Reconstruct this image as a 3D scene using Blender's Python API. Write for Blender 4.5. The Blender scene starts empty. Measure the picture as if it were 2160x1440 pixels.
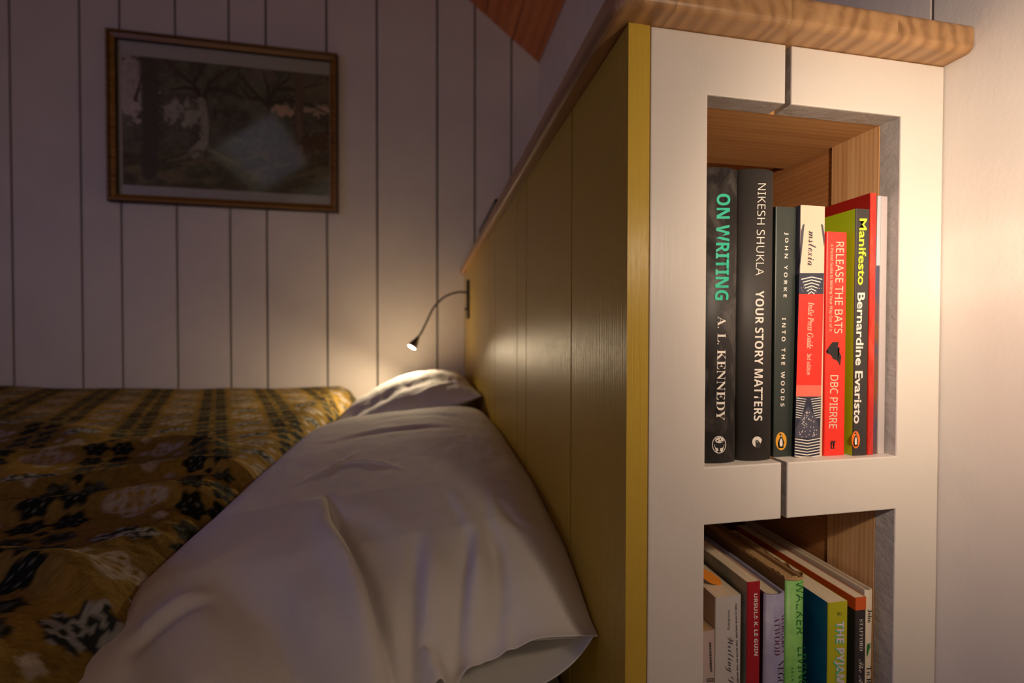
import bpy, bmesh, math, random
import numpy as np
from mathutils import Vector, Matrix

random.seed(7); RS = np.random.RandomState(5)
S = bpy.context.scene
C = S.collection

# ------------------------------------------------------------------ camera
# world: X along the far wall, Y along the headboard, Z up; the camera stands at the origin
FPX, CX, CY = 960.0, 1080.0, 720.0
def _d(u, v): return np.array([u-CX, -(v-CY), -FPX])
rY = _d(897., 706.); rY /= np.linalg.norm(rY)
rX = _d(6116., 716.); rX -= rX.dot(rY)*rY; rX /= np.linalg.norm(rX)
rZ = np.cross(rX, rY)
MW = np.array([rX, rY, rZ])
cam_d = bpy.data.cameras.new('camera'); cam = bpy.data.objects.new('camera', cam_d); C.objects.link(cam)
cam.matrix_world = Matrix(MW.tolist()).to_4x4()
cam_d.sensor_width = 36; cam_d.lens = 16.0; cam_d.clip_start = 0.01
cam_d.dof.use_dof = True; cam_d.dof.focus_distance = 0.372; cam_d.dof.aperture_fstop = 4.6
S.camera = cam

# ------------------------------------------------------------------ world, exposure, lights
S.view_settings.view_transform = 'Standard'; S.view_settings.look = 'None'
S.view_settings.gamma = 1; S.view_settings.use_curve_mapping = False
S.view_settings.exposure = 0.0
wd = bpy.data.worlds.new('dusk'); S.world = wd; wd.use_nodes = True
wd.node_tree.nodes['Background'].inputs[0].default_value = (1.0, 0.80, 0.60, 1)
wd.node_tree.nodes['Background'].inputs[1].default_value = 0.275

def link_light(name, ld, loc, target):
    o = bpy.data.objects.new(name, ld); C.objects.link(o); o.location = loc
    o.rotation_euler = (Vector(target)-Vector(loc)).to_track_quat('-Z', 'Y').to_euler()
    return o
WARM = (1.0, 0.78, 0.575)
# reading lamp beside the camera (its head is built further down)
LAMP_A = Vector((0.255, -0.005, 0.112)); LAMP_A_T = Vector((0.440, 0.300, 0.055))
la = bpy.data.lights.new('reading_light', 'SPOT'); la.energy = 7.6; la.color = WARM
la.spot_size = math.radians(100); la.spot_blend = 1.0; la.shadow_soft_size = 0.008
link_light('reading_light', la, LAMP_A + (LAMP_A_T-LAMP_A).normalized()*0.006, LAMP_A_T)
lw = bpy.data.lights.new('reading_light_spill', 'SPOT'); lw.energy = 2.0; lw.color = WARM
lw.spot_size = math.radians(176); lw.spot_blend = 0.7; lw.shadow_soft_size = 0.024
link_light('reading_light_spill', lw, LAMP_A + (LAMP_A_T-LAMP_A).normalized()*0.007, LAMP_A_T)
# lamp on the headboard at the far end
LAMP_B = Vector((-0.040, 1.50, -0.036)); LAMP_B_D = Vector((-0.50, -0.32, -0.80)).normalized()
lb = bpy.data.lights.new('headboard_light', 'SPOT'); lb.energy = 9.0; lb.color = (1.0, 0.78, 0.50)
lb.spot_size = math.radians(179); lb.spot_blend = 0.68; lb.shadow_soft_size = 0.009
link_light('headboard_light', lb, LAMP_B + LAMP_B_D*0.009, LAMP_B + LAMP_B_D)
# dusk daylight through the roof window behind and left of the camera
SL = 0.747
ZE, XW, XR = 1.042, 0.43, -0.9
ZR = ZE + SL*(XW-XR)
def roof_z(x): return ZE + SL*(XW-x) if x > XR else ZR - SL*(XR-x)
SKX0, SKX1, SKY0, SKY1 = -1.62, -1.24, -1.75, -0.62
sk = bpy.data.lights.new('dusk_daylight', 'AREA'); sk.shape = 'RECTANGLE'
sk.size = (SKX1-SKX0)*1.25; sk.size_y = SKY1-SKY0; sk.energy = 0.22; sk.color = (0.22, 0.30, 1.0)
sx = (SKX0+SKX1)/2; sy = (SKY0+SKY1)/2; nrm = Vector((SL, 0, -1)).normalized()
lo = link_light('dusk_daylight', sk, (sx, sy, roof_z(sx)+0.03), (sx+nrm.x, sy, roof_z(sx)+0.03+nrm.z))
lo.matrix_world = Matrix.Translation((sx, sy, roof_z(sx)+0.03)) @ Matrix(((1,0,-SL),(0,1,0),(SL,0,1))).normalized().to_4x4()

# added blue fill from the left for the pillow, in a made-up window
WY0, WY1, WZ0, WZ1 = -0.55, 0.35, 0.02, 0.72
sw = bpy.data.lights.new('blue_side_fill', 'AREA'); sw.shape = 'RECTANGLE'; sw.size = WZ1-WZ0; sw.size_y = WY1-WY0
sw.energy = 3.6; sw.color = (0.24, 0.32, 1.0)
lo = bpy.data.objects.new('blue_side_fill', sw); C.objects.link(lo)
lo.matrix_world = Matrix.Translation((-2.192, (WY0+WY1)/2, (WZ0+WZ1)/2)) @ Matrix(((0,0,-1),(0,1,0),(1,0,0))).to_4x4()

# ------------------------------------------------------------------ helpers
def Wd(u, v): return MW @ _d(u, v)
def onY(u, v, Y): w = Wd(u, v); w = w*Y/w[1]; return w
def onX(u, v, X): w = Wd(u, v); w = w*X/w[0]; return w
def onZ(u, v, Z): w = Wd(u, v); w = w*Z/w[2]; return w
def s2l(r, g, b):
    f = lambda c: ((c/255+0.055)/1.055)**2.4 if c > 10 else c/255/12.92
    return (f(r), f(g), f(b), 1)

def obj(name, bm, mats, parent=None, smooth=False, bevel=0, keep=False):
    if isinstance(bm, bmesh.types.BMesh):
        if bevel:
            bmesh.ops.bevel(bm, geom=[e for e in bm.edges if e.calc_face_angle(0) > 0.5], offset=bevel, segments=2, profile=0.6, affect='EDGES')
        if not keep: bmesh.ops.recalc_face_normals(bm, faces=bm.faces)
        me = bpy.data.meshes.new(name); bm.to_mesh(me); bm.free()
    else: me = bm
    for m in (mats if isinstance(mats, (list, tuple)) else [mats]):
        me.materials.append(m)
    if smooth:
        me.polygons.foreach_set('use_smooth', [True]*len(me.polygons))
    o = bpy.data.objects.new(name, me); C.objects.link(o)
    if parent is not None: o.parent = parent
    return o
def box(bm, x0, x1, y0, y1, z0, z1, mi=0):
    v = [bm.verts.new((x, y, z)) for x in (x0, x1) for y in (y0, y1) for z in (z0, z1)]
    fs = [(0,1,3,2),(4,6,7,5),(0,4,5,1),(2,3,7,6),(0,2,6,4),(1,5,7,3)]
    out = []
    for f in fs:
        fc = bm.faces.new([v[i] for i in f]); fc.material_index = mi; out.append(fc)
    return out
def mbox(*a, mi=0):
    bm = bmesh.new(); box(bm, *a, mi=mi); return bm
def prism(bm, pts, axis, a, b, mi=0):
    """extrude a 2D polygon; axis 'y': pts are (x,z), 'z': pts are (x,y), 'x': pts are (y,z)"""
    def mk(p, t):
        return {'y': (p[0], t, p[1]), 'z': (p[0], p[1], t), 'x': (t, p[0], p[1])}[axis]
    A = [bm.verts.new(mk(p, a)) for p in pts]; B = [bm.verts.new(mk(p, b)) for p in pts]
    fa = bm.faces.new(A); fb = bm.faces.new(B[::-1]); n = len(pts); fs = [fa, fb]
    for i in range(n): fs.append(bm.faces.new([A[i], B[i], B[(i+1) % n], A[(i+1) % n]]))
    for f in fs: f.material_index = mi
    return fs
def lathe(bm, prof, loc, direction, n=24, mi=0):
    """prof: (r, t) along direction"""
    q = Vector(direction).to_track_quat('Z', 'Y'); rings = []
    for r, t in prof:
        rings.append([bm.verts.new(Vector(loc) + q @ Vector((r*math.cos(2*math.pi*k/n), r*math.sin(2*math.pi*k/n), t))) for k in range(n)])
    for a, b in zip(rings, rings[1:]):
        for k in range(n): bm.faces.new([a[k], a[(k+1) % n], b[(k+1) % n], b[k]]).material_index = mi
    bm.faces.new(rings[0][::-1]).material_index = mi; bm.faces.new(rings[-1]).material_index = mi
def tube(bm, pts, r, n=12):
    pts = [Vector(p) for p in pts]; rings = []
    for i, p in enumerate(pts):
        t = (pts[min(i+1, len(pts)-1)]-pts[max(i-1, 0)]).normalized()
        a = t.cross(Vector((0, 1, 0.13))).normalized(); b = t.cross(a)
        rr = r[i] if isinstance(r, (list, tuple)) else r
        rings.append([bm.verts.new(p + a*rr*math.cos(2*math.pi*k/n) + b*rr*math.sin(2*math.pi*k/n)) for k in range(n)])
    for A, B in zip(rings, rings[1:]):
        for k in range(n): bm.faces.new([A[k], A[(k+1) % n], B[(k+1) % n], B[k]])
    bm.faces.new(rings[0][::-1]); bm.faces.new(rings[-1])
def spline(pts, n=10):
    pts = [np.array(p, float) for p in pts]; P = [2*pts[0]-pts[1]] + pts + [2*pts[-1]-pts[-2]]; out = []
    for i in range(1, len(P)-2):
        for k in range(n):
            t = k/n; a, b, c, d = P[i-1:i+3]
            out.append(0.5*((2*b)+(-a+c)*t+(2*a-5*b+4*c-d)*t*t+(-a+3*b-3*c+d)*t**3))
    out.append(pts[-1]); return out
def thing(name, label, cat, loc=(0, 0, 0), group=None):
    o = bpy.data.objects.new(name, None); C.objects.link(o); o.location = loc; o.empty_display_size = 0.05
    tag(o, label, cat, group); return o
def tag(o, label, cat, group=None):
    o['label'] = label; o['category'] = cat
    if group: o['group'] = group
    return o
def struct(o): o['kind'] = 'structure'; return o
def base_at(root, loc):
    """move an empty to its thing's base without moving its parts"""
    root.location = loc
    for ch in root.children: ch.matrix_parent_inverse = Matrix.Translation(-Vector(loc))

# value noise for numpy fields
def vnoise(x, y, seed=0):
    t = np.random.RandomState(seed).rand(256, 256)
    xi = np.floor(x).astype(int); yi = np.floor(y).astype(int); xf = x-xi; yf = y-yi
    xf = xf*xf*(3-2*xf); yf = yf*yf*(3-2*yf)
    g = lambda a, b: t[a % 256, b % 256]
    return (g(xi, yi)*(1-xf)+g(xi+1, yi)*xf)*(1-yf)+(g(xi, yi+1)*(1-xf)+g(xi+1, yi+1)*xf)*yf
def fbm(x, y, seed=0, o=4):
    s = 0; a = 0.5
    for i in range(o): s = s + a*vnoise(x*2**i, y*2**i, seed+i); a *= 0.5
    return s/(1-0.5**o)
def seg_dist(X, Y, pts):
    """distance to a polyline, signed side, and position along it 0..1"""
    best = np.full(X.shape, 1e9); side = np.zeros(X.shape); par = np.zeros(X.shape)
    L = [0]
    for a, b in zip(pts, pts[1:]): L.append(L[-1]+math.hypot(b[0]-a[0], b[1]-a[1]))
    for i, (a, b) in enumerate(zip(pts, pts[1:])):
        dx, dy = b[0]-a[0], b[1]-a[1]; l2 = dx*dx+dy*dy+1e-12
        t = np.clip(((X-a[0])*dx+(Y-a[1])*dy)/l2, 0, 1)
        ex = X-a[0]-t*dx; ey = Y-a[1]-t*dy; d = np.hypot(ex, ey); m = d < best
        best[m] = d[m]; side[m] = np.sign(dx*ey-dy*ex)[m]; par[m] = ((L[i]+t*math.sqrt(l2))/L[-1])[m]
    return best, side, par

# ------------------------------------------------------------------ materials
def mat(name, color=(0.8, 0.8, 0.8, 1), rough=0.5, metal=0, spec=0.5, coat=0, bump=None, emit=None, sheen=0):
    m = bpy.data.materials.new(name); m.use_nodes = True; nt = m.node_tree; p = nt.nodes['Principled BSDF']
    p.inputs['Base Color'].default_value = color; p.inputs['Roughness'].default_value = rough
    p.inputs['Metallic'].default_value = metal; p.inputs['Specular IOR Level'].default_value = spec
    p.inputs['Coat Weight'].default_value = coat; p.inputs['Sheen Weight'].default_value = sheen
    if emit: p.inputs['Emission Color'].default_value = emit[0]; p.inputs['Emission Strength'].default_value = emit[1]
    if bump: add_bump(m, *bump)
    return m
def coords(nt, scale, kind='Object', rot=(0, 0, 0)):
    tc = nt.nodes.new('ShaderNodeTexCoord'); mp = nt.nodes.new('ShaderNodeMapping')
    mp.inputs['Scale'].default_value = scale; mp.inputs['Rotation'].default_value = rot
    nt.links.new(tc.outputs[kind], mp.inputs[0]); return mp.outputs[0]
def noise(nt, vec, scale=1, detail=3, rough=0.5, dist=0):
    n = nt.nodes.new('ShaderNodeTexNoise'); n.inputs['Scale'].default_value = scale; n.inputs['Detail'].default_value = detail
    n.inputs['Roughness'].default_value = rough; n.inputs['Distortion'].default_value = dist
    nt.links.new(vec, n.inputs['Vector']); return n.outputs['Fac']
def add_bump(m, scale, strength, dist=0.001, detail=4):
    nt = m.node_tree; p = nt.nodes['Principled BSDF']; v = coords(nt, scale if isinstance(scale, tuple) else (scale,)*3)
    b = nt.nodes.new('ShaderNodeBump'); b.inputs['Strength'].default_value = strength; b.inputs['Distance'].default_value = dist
    nt.links.new(noise(nt, v, 1, detail), b.inputs['Height']); nt.links.new(b.outputs[0], p.inputs['Normal'])
def ramp(nt, fac, stops):
    r = nt.nodes.new('ShaderNodeValToRGB'); e = r.color_ramp.elements
    while len(e) < len(stops): e.new(0.5)
    for i, (pos, c) in enumerate(stops): e[i].position = pos; e[i].color = c
    nt.links.new(fac, r.inputs[0]); return r.outputs[0]
def paint(name, col, rough=0.45, scale=(60, 60, 9), var=0.08, bump=0.25, bdist=0.0006):
    m = mat(name, col, rough); nt = m.node_tree; p = nt.nodes['Principled BSDF']
    v = coords(nt, scale); n1 = noise(nt, v, 1, 5, 0.65)
    lo_ = tuple(c*(1-var) for c in col[:3])+(1,); hi = tuple(min(1, c*(1+var)) for c in col[:3])+(1,)
    nt.links.new(ramp(nt, noise(nt, coords(nt, (7, 7, 7)), 1, 3), [(0.3, lo_), (0.7, hi)]), p.inputs['Base Color'])
    b = nt.nodes.new('ShaderNodeBump'); b.inputs['Strength'].default_value = bump; b.inputs['Distance'].default_value = bdist
    nt.links.new(n1, b.inputs['Height']); nt.links.new(b.outputs[0], p.inputs['Normal']); return m
def wood(name, dark, mid, light, axis='y', freq=120, rough=0.45, stretch=0.05, bump=0.25, dist=2.5, wave=0.35, rand=True, heart=((3.1, 0.2), (7.7, 0.3), (5.3, 0.4))):
    """grain lines running along the given axis; each board gets its own offset"""
    m = mat(name, mid, rough); nt = m.node_tree; p = nt.nodes['Principled BSDF']
    tc = nt.nodes.new('ShaderNodeTexCoord'); vec = tc.outputs['Object']
    if rand:
        oi = nt.nodes.new('ShaderNodeObjectInfo'); cb = nt.nodes.new('ShaderNodeCombineXYZ')
        for k_, (am, of) in enumerate(heart):
            mu = nt.nodes.new('ShaderNodeMath'); mu.operation = 'MULTIPLY_ADD'; mu.inputs[1].default_value = am; mu.inputs[2].default_value = of
            nt.links.new(oi.outputs['Random'], mu.inputs[0]); nt.links.new(mu.outputs[0], cb.inputs[k_])
        ad = nt.nodes.new('ShaderNodeVectorMath'); ad.operation = 'ADD'
        nt.links.new(vec, ad.inputs[0]); nt.links.new(cb.outputs[0], ad.inputs[1]); vec = ad.outputs[0]
    mp = nt.nodes.new('ShaderNodeMapping'); sc = {'x': (stretch, 1, 1), 'y': (1, stretch, 1), 'z': (1, 1, stretch)}[axis]
    mp.inputs['Scale'].default_value = tuple(s for s in sc); nt.links.new(vec, mp.inputs[0])
    n0 = noise(nt, mp.outputs[0], freq*1.1, 4, 0.55)
    w = nt.nodes.new('ShaderNodeTexWave'); w.wave_type = 'RINGS'; w.rings_direction = {'x': 'X', 'y': 'Y', 'z': 'Z'}[axis]
    w.inputs['Scale'].default_value = freq*0.9; w.inputs['Distortion'].default_value = dist; w.inputs['Detail'].default_value = 2; w.inputs['Detail Scale'].default_value = 1.2
    nt.links.new(mp.outputs[0], w.inputs['Vector'])
    n2 = noise(nt, mp.outputs[0], freq*6, 3, 0.6)
    mx = nt.nodes.new('ShaderNodeMath'); mx.operation = 'MULTIPLY_ADD'; mx.inputs[1].default_value = 0.55*wave; nt.links.new(w.outputs['Fac'], mx.inputs[0])
    m3 = nt.nodes.new('ShaderNodeMath'); m3.operation = 'MULTIPLY'; m3.inputs[1].default_value = 0.45+0.55*(1-wave); nt.links.new(n0, m3.inputs[0]); nt.links.new(m3.outputs[0], mx.inputs[2])
    m4 = nt.nodes.new('ShaderNodeMath'); m4.operation = 'MULTIPLY_ADD'; m4.inputs[1].default_value = 0.3; nt.links.new(n2, m4.inputs[0]); nt.links.new(mx.outputs[0], m4.inputs[2])
    nt.links.new(ramp(nt, m4.outputs[0], [(0.25, light), (0.62, mid), (1.05 if False else 1.0, dark)]), p.inputs['Base Color'])
    b = nt.nodes.new('ShaderNodeBump'); b.inputs['Strength'].default_value = bump; b.inputs['Distance'].default_value = 0.0004
    nt.links.new(m4.outputs[0], b.inputs['Height']); nt.links.new(b.outputs[0], p.inputs['Normal']); return m
def vcol(name, rough=0.8, spec=0.3, bump=None, sheen=0):
    m = mat(name, rough=rough, spec=spec, sheen=sheen); nt = m.node_tree; a = nt.nodes.new('ShaderNodeAttribute'); a.attribute_name = 'Col'
    nt.links.new(a.outputs['Color'], nt.nodes['Principled BSDF'].inputs['Base Color'])
    if bump: add_bump(m, *bump)
    return m

M_WALL = paint('wall_paint', (0.73, 0.665, 0.615, 1), 0.5, (40, 40, 6), 0.04, 0.3)
M_WALLR = paint('wall_paint_right', (0.74, 0.68, 0.62, 1), 0.42, (30, 30, 16), 0.04, 0.8, 0.0012)
M_WHITE = paint('white_gloss_paint', (0.74, 0.68, 0.62, 1), 0.36, (160, 160, 8), 0.03, 0.45, 0.0005)
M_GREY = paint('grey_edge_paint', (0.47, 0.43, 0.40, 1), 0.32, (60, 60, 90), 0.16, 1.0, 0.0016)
M_YEL = paint('yellow_paint', (0.56, 0.37, 0.045, 1), 0.25, (420, 420, 5), 0.05, 0.9, 0.0006)
M_GAP = mat('dark_gap', (0.03, 0.025, 0.02, 1), 0.9)
M_GAPW = mat('wall_groove', (0.10, 0.085, 0.065, 1), 0.9)
M_GSHADE = mat('groove_shade', (0.05, 0.035, 0.014, 1), 0.9)  # dark colour stands in for the shade inside the headboard grooves
M_PINE = wood('pine', s2l(176, 124, 76), s2l(212, 166, 116), s2l(226, 186, 140), 'z', 90)
M_PINEX = wood('pine_across', s2l(164, 112, 66), s2l(196, 146, 94), s2l(210, 164, 112), 'x', 70)
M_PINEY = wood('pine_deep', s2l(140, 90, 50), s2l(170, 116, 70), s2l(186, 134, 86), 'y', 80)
M_LEDGE = wood('ledge_wood', s2l(122, 84, 50), s2l(178, 136, 92), s2l(196, 156, 110), 'y', 26, 0.4, 0.10, 0.12, 8.0, 0.42, heart=((0.5, -0.55), (6.0, 0), (0.05, -0.30)))
M_CEIL = wood('ceiling_boards', s2l(140, 70, 34), s2l(184, 106, 58), s2l(200, 126, 76), 'y', 40, 0.35)
M_FLOOR = wood('floor_boards', s2l(96, 60, 30), s2l(140, 92, 52), s2l(160, 112, 66), 'y', 30)
M_BLACK = mat('black_metal', (0.018, 0.017, 0.016, 1), 0.38, 0.0)
M_STEEL = mat('lamp_metal', (0.17, 0.16, 0.15, 1), 0.3, 0.85)
M_LENS = mat('lamp_lens', (1, 1, 1, 1), 0.4, emit=((1, 0.86, 0.66, 1), 22.0))
M_COTTON = mat('white_cotton', (0.75, 0.715, 0.67, 1), 0.85, spec=0.15, sheen=0.03, bump=((900, 900, 900), 0.35, 0.0005, 2))
M_SHEET = mat('white_sheet', (0.66, 0.63, 0.61, 1), 0.85, spec=0.2, bump=((900, 900, 900), 0.3, 0.0004, 2))
M_FRAME = wood('gilt_wood', s2l(70, 44, 14), s2l(150, 104, 40), s2l(180, 132, 60), 'x', 60, 0.35, rand=False)
M_FRAMED = mat('frame_groove', s2l(44, 28, 14), 0.5)
M_PAPER = mat('mount_paper', (0.62, 0.58, 0.56, 1), 0.8)
M_BLANKET = vcol('woven_wool', 0.95, 0.1, ((520, 520, 520), 0.8, 0.0016, 3), 0.0)
M_PRINT = vcol('print_ink', 0.6, 0.3)
# picture glass: clear pane with Fresnel reflection
M_GLASS = bpy.data.materials.new('picture_glass'); M_GLASS.use_nodes = True
_nt = M_GLASS.node_tree; _nt.nodes.clear(); _o = _nt.nodes.new('ShaderNodeOutputMaterial'); _m = _nt.nodes.new('ShaderNodeMixShader')
_f = _nt.nodes.new('ShaderNodeFresnel'); _f.inputs[0].default_value = 1.5; _t = _nt.nodes.new('ShaderNodeBsdfTransparent'); _g = _nt.nodes.new('ShaderNodeBsdfGlossy')
_g.inputs['Roughness'].default_value = 0.07
_nt.links.new(_f.outputs[0], _m.inputs[0]); _nt.links.new(_t.outputs[0], _m.inputs[1]); _nt.links.new(_g.outputs[0], _m.inputs[2]); _nt.links.new(_m.outputs[0], _o.inputs[0])

# ------------------------------------------------------------------ room
YB, YREAR, XL, ZF = 1.71, -2.3, -2.2, -0.80
DF, XH = 0.3114, 0.145
def wall_plank(bm, pts_front, normal_axis, a, b): pass

struct(obj('floor', mbox(XL, XW, YREAR, YB, ZF-0.03, ZF), M_FLOOR))
def gable(x0, x1, z0=ZF):
    pts = [(x0, z0), (x1, z0), (x1, roof_z(x1))]
    if x0 < XR < x1: pts.append((XR, ZR))
    pts.append((x0, roof_z(x0))); return pts
bm = bmesh.new(); prism(bm, gable(XL, XW+0.02), 'y', YB+0.012, YB+0.03)
wb = struct(obj('wall_back', bm, M_GAPW))
xs = [-2.2, -2.06, -1.90, -1.70, -1.48, -1.280, -1.091, -0.978, -0.816, -0.654, -0.538, -0.341, -0.170, 0.044, 0.183, 0.322, 0.43]
for a, b in zip(xs, xs[1:]):
    bm = bmesh.new(); g = 0.0034
    prism(bm, gable(a+g, b-(g if b < 0.42 else -0.002)), 'y', YB, YB+0.014)
    obj('plank', bm, M_WALL, wb, bevel=0.0028)
wr = struct(obj('wall_right', mbox(XW+0.012, XW+0.03, YREAR, YB+0.03, ZF, ZE), M_GAPW))
ys = [-2.3, -2.1, -1.9, -1.7, -1.5, -1.3, -1.1, -0.9, -0.7, -0.5, -0.3, -0.1, 0.10, 0.322, 0.47, 0.62, 0.76, 0.90, 1.04, 1.176, 1.275, 1.40, 1.533, 1.71]
for a, b in zip(ys, ys[1:]):
    obj('plank', mbox(XW, XW+0.014, a+0.0016, b-0.0016, ZF, ZE), M_WALLR, wr, bevel=0.0012)
bm = mbox(XL-0.03, XL, YREAR, YB, ZF, roof_z(XL)); struct(obj('wall_left', bm, M_WALL))
bm = bmesh.new()
for a in ((WY0-0.05, WY0, WZ0-0.05, WZ1+0.05), (WY1, WY1+0.05, WZ0-0.05, WZ1+0.05), (WY0, WY1, WZ0-0.05, WZ0), (WY0, WY1, WZ1, WZ1+0.05)):
    box(bm, XL, XL+0.03, *a)
struct(obj('fill_frame', bm, M_WALL))  # made-up frame around the added blue fill light; the wall has no opening
# sloping timber ceiling in boards running away from the camera
ce = None
def slope_board(x0, x1, y0, y1, t=0.012, name='plank'):
    bm = bmesh.new(); g = 0.0015
    prism(bm, [(x0+g, roof_z(x0+g)), (x1-g, roof_z(x1-g)), (x1-g, roof_z(x1-g)+t), (x0+g, roof_z(x0+g)+t)], 'y', y0, y1)
    return bm
bm = bmesh.new(); prism(bm, [(XW+.02, roof_z(XW+.02)+.011), (XR, ZR+.011), (XR, ZR+.03), (XW+.02, roof_z(XW+.02)+.03)], 'y', YREAR, YB+0.03)
ce = struct(obj('ceiling', bm, M_GAP))
x = XW
while x > XR+0.01:
    x2 = max(XR, x-0.1035)
    obj('plank', slope_board(x2, x, YREAR, YB), M_CEIL, ce, bevel=0.001); x = x2
x = XR
while x > XL+0.01:
    x2 = max(XL, x-0.1)
    if x2 < SKX1 and x > SKX0:
        obj('plank', slope_board(x2, x, YREAR, SKY0), M_CEIL, ce, bevel=0.001)
        obj('plank', slope_board(x2, x, SKY1, YB), M_CEIL, ce, bevel=0.001)
    else: obj('plank', slope_board(x2, x, YREAR, YB), M_CEIL, ce, bevel=0.001)
    x = x2

# ------------------------------------------------------------------ headboard: yellow boarding with an edge strip
ZT = 0.2262
M_YEL.node_tree.nodes['Principled BSDF'].inputs['Specular IOR Level'].default_value = 0.38
M_YEL.node_tree.nodes['Principled BSDF'].inputs['Roughness'].default_value = 0.28
hb = thing('headboard', 'yellow painted boarded headboard panel running to the far wall', 'headboard')
for a, b in zip([0.3305, 0.441, 0.650, 0.717, 0.955, 1.033, 1.273, 1.374, 1.53], [0.441, 0.650, 0.717, 0.955, 1.033, 1.273, 1.374, 1.53, YB-0.001]):
    obj('plank', mbox(XH, XH+0.012, a+(0.0018 if a > 0.34 else -0.0004), b-0.0018, ZF, ZT), M_YEL, hb, bevel=0.0012)
    obj('groove_shade_strip', mbox(XH+0.0013, XH+0.009, b-0.0018, b+0.0018, ZF, ZT), M_GSHADE, hb)  # dark strip filling each groove, its shade put into the colour
obj('backing', mbox(XH+0.0125, XH+0.0165, 0.331, YB-0.001, ZF, ZT), M_GAP, hb)
e = obj('edge_strip', mbox(XH, 0.1618, DF, 0.3300, ZF, ZT+0.0003), M_YEL, hb, bevel=0.0008)
base_at(hb, (XH, 1.0, ZF))

# ------------------------------------------------------------------ bookcase in the headboard's end
bc = thing('bookcase', 'narrow white painted bookcase end with two open compartments and pine inside', 'bookcase')
OX0, OX1 = 0.2090, 0.3860
Z1, Z2, Z3, Z4, Z5 = 0.181, -0.1003, -0.1447, -0.4260, -0.4710
XGL, XGR = 0.2760, 0.2815
def face_poly(side):
    if side == 'l':
        return [(0.1627, ZF), (XGL, ZF), (XGL, Z4), (OX0, Z4), (OX0, Z3), (XGL, Z3), (XGL, Z2), (OX0, Z2), (OX0, Z1), (XGL, Z1), (XGL, ZT), (0.1627, ZT)]
    return [(XGR, ZF), (0.4292, ZF), (0.4292, ZT), (XGR, ZT), (XGR, Z1), (OX1, Z1), (OX1, Z2), (XGR, Z2), (XGR, Z3), (OX1, Z3), (OX1, Z4), (XGR, Z4)]
for s in 'lr':
    bm = bmesh.new(); prism(bm, face_poly(s), 'y', DF, DF+0.0175)
    bmesh.ops.recalc_face_normals(bm, faces=bm.faces)
    for f in bm.faces:
        c = f.calc_center_median(); n = f.normal
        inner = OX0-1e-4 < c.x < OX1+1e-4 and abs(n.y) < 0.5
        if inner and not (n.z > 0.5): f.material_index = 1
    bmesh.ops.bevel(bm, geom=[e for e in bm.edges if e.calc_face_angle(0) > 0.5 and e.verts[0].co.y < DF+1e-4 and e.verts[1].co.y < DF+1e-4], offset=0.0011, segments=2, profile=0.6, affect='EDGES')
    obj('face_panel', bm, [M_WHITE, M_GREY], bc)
YI = DF+0.018; YK = 0.575
def bpart(name, a, m, bev=0.0004, label=None):
    o = obj(name, mbox(*a), m, bc, bevel=bev)
    if label: o['label'] = label
    return o
bpart('side_post', (OX1-0.0005, OX1+0.030, YI, 0.3760, ZF, ZT-0.001), M_PINE)
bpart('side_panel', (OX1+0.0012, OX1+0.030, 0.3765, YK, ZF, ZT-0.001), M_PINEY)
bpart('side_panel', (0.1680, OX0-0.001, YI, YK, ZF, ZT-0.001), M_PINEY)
bpart('top_board', (OX0, OX1-0.001, YI, 0.4330, Z1+0.0002, Z1+0.018), M_PINEX)
bpart('top_board', (OX0, OX1-0.001, 0.4345, YK, Z1+0.006, Z1+0.024), M_PINEX)
for zt, zb in ((Z2, Z3), (Z4, Z5)):
    bpart('shelf_board', (OX0, OX1-0.001, YI, YK, zt-0.018, zt), M_PINEX)
    bpart('shelf_underside', (OX0, OX1-0.001, YI+0.003, YK, zb+0.001, zb+0.012), M_PINEX)
bpart('back_panel', (0.168, OX1+0.03, YK, YK+0.009, ZF, ZT-0.001), M_PINEX)
base_at(bc, (0.29, 0.44, ZF))

# ------------------------------------------------------------------ ledge (butcher block in staves), rounded corner
lg = thing('ledge', 'thick oiled wooden ledge capping the headboard and bookcase', 'ledge')
LX0, LY0, LZ0, LZ1 = 0.1295, 0.2905, 0.2266, 0.2490
def ledge_mesh(xa, xb):
    bm = bmesh.new(); R = 0.022; pts = [(XW-0.0006, LY0)]
    for k in range(0, 9):
        t = math.pi/2*k/8; pts.append((LX0+R-R*math.sin(t), LY0+R-R*math.cos(t)))
    pts += [(LX0, YB-0.001), (XW-0.0006, YB-0.001)]
    prism(bm, pts, 'z', LZ0, LZ1); bmesh.ops.recalc_face_normals(bm, faces=bm.faces)
    ed = [e for e in bm.edges if abs(e.verts[0].co.z-e.verts[1].co.z) < 1e-6 and e.calc_face_angle(0) > .5 and
          not all(v.co.x > XW-0.002 for v in e.verts) and not all(v.co.y > YB-0.01 for v in e.verts)]
    bmesh.ops.bevel(bm, geom=ed, offset=0.0055, segments=5, profile=0.5, affect='EDGES')
    for xc, nx in ((xa, -1), (xb, 1)):
        r = bmesh.ops.bisect_plane(bm, geom=bm.verts[:]+bm.edges[:]+bm.faces[:], plane_co=(xc, 0, 0), plane_no=(nx, 0, 0), clear_outer=True)
        cut = [e for e in r['geom_cut'] if isinstance(e, bmesh.types.BMEdge)]
        if cut: bmesh.ops.holes_fill(bm, edges=cut, sides=0)
    return bm
for a, b in ((0.10, 0.172), (0.172, 0.262), (0.262, 0.356), (0.356, 0.5)):
    obj('stave', ledge_mesh(a, b), M_LEDGE, lg)
base_at(lg, (0.28, 1.0, LZ0))

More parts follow.
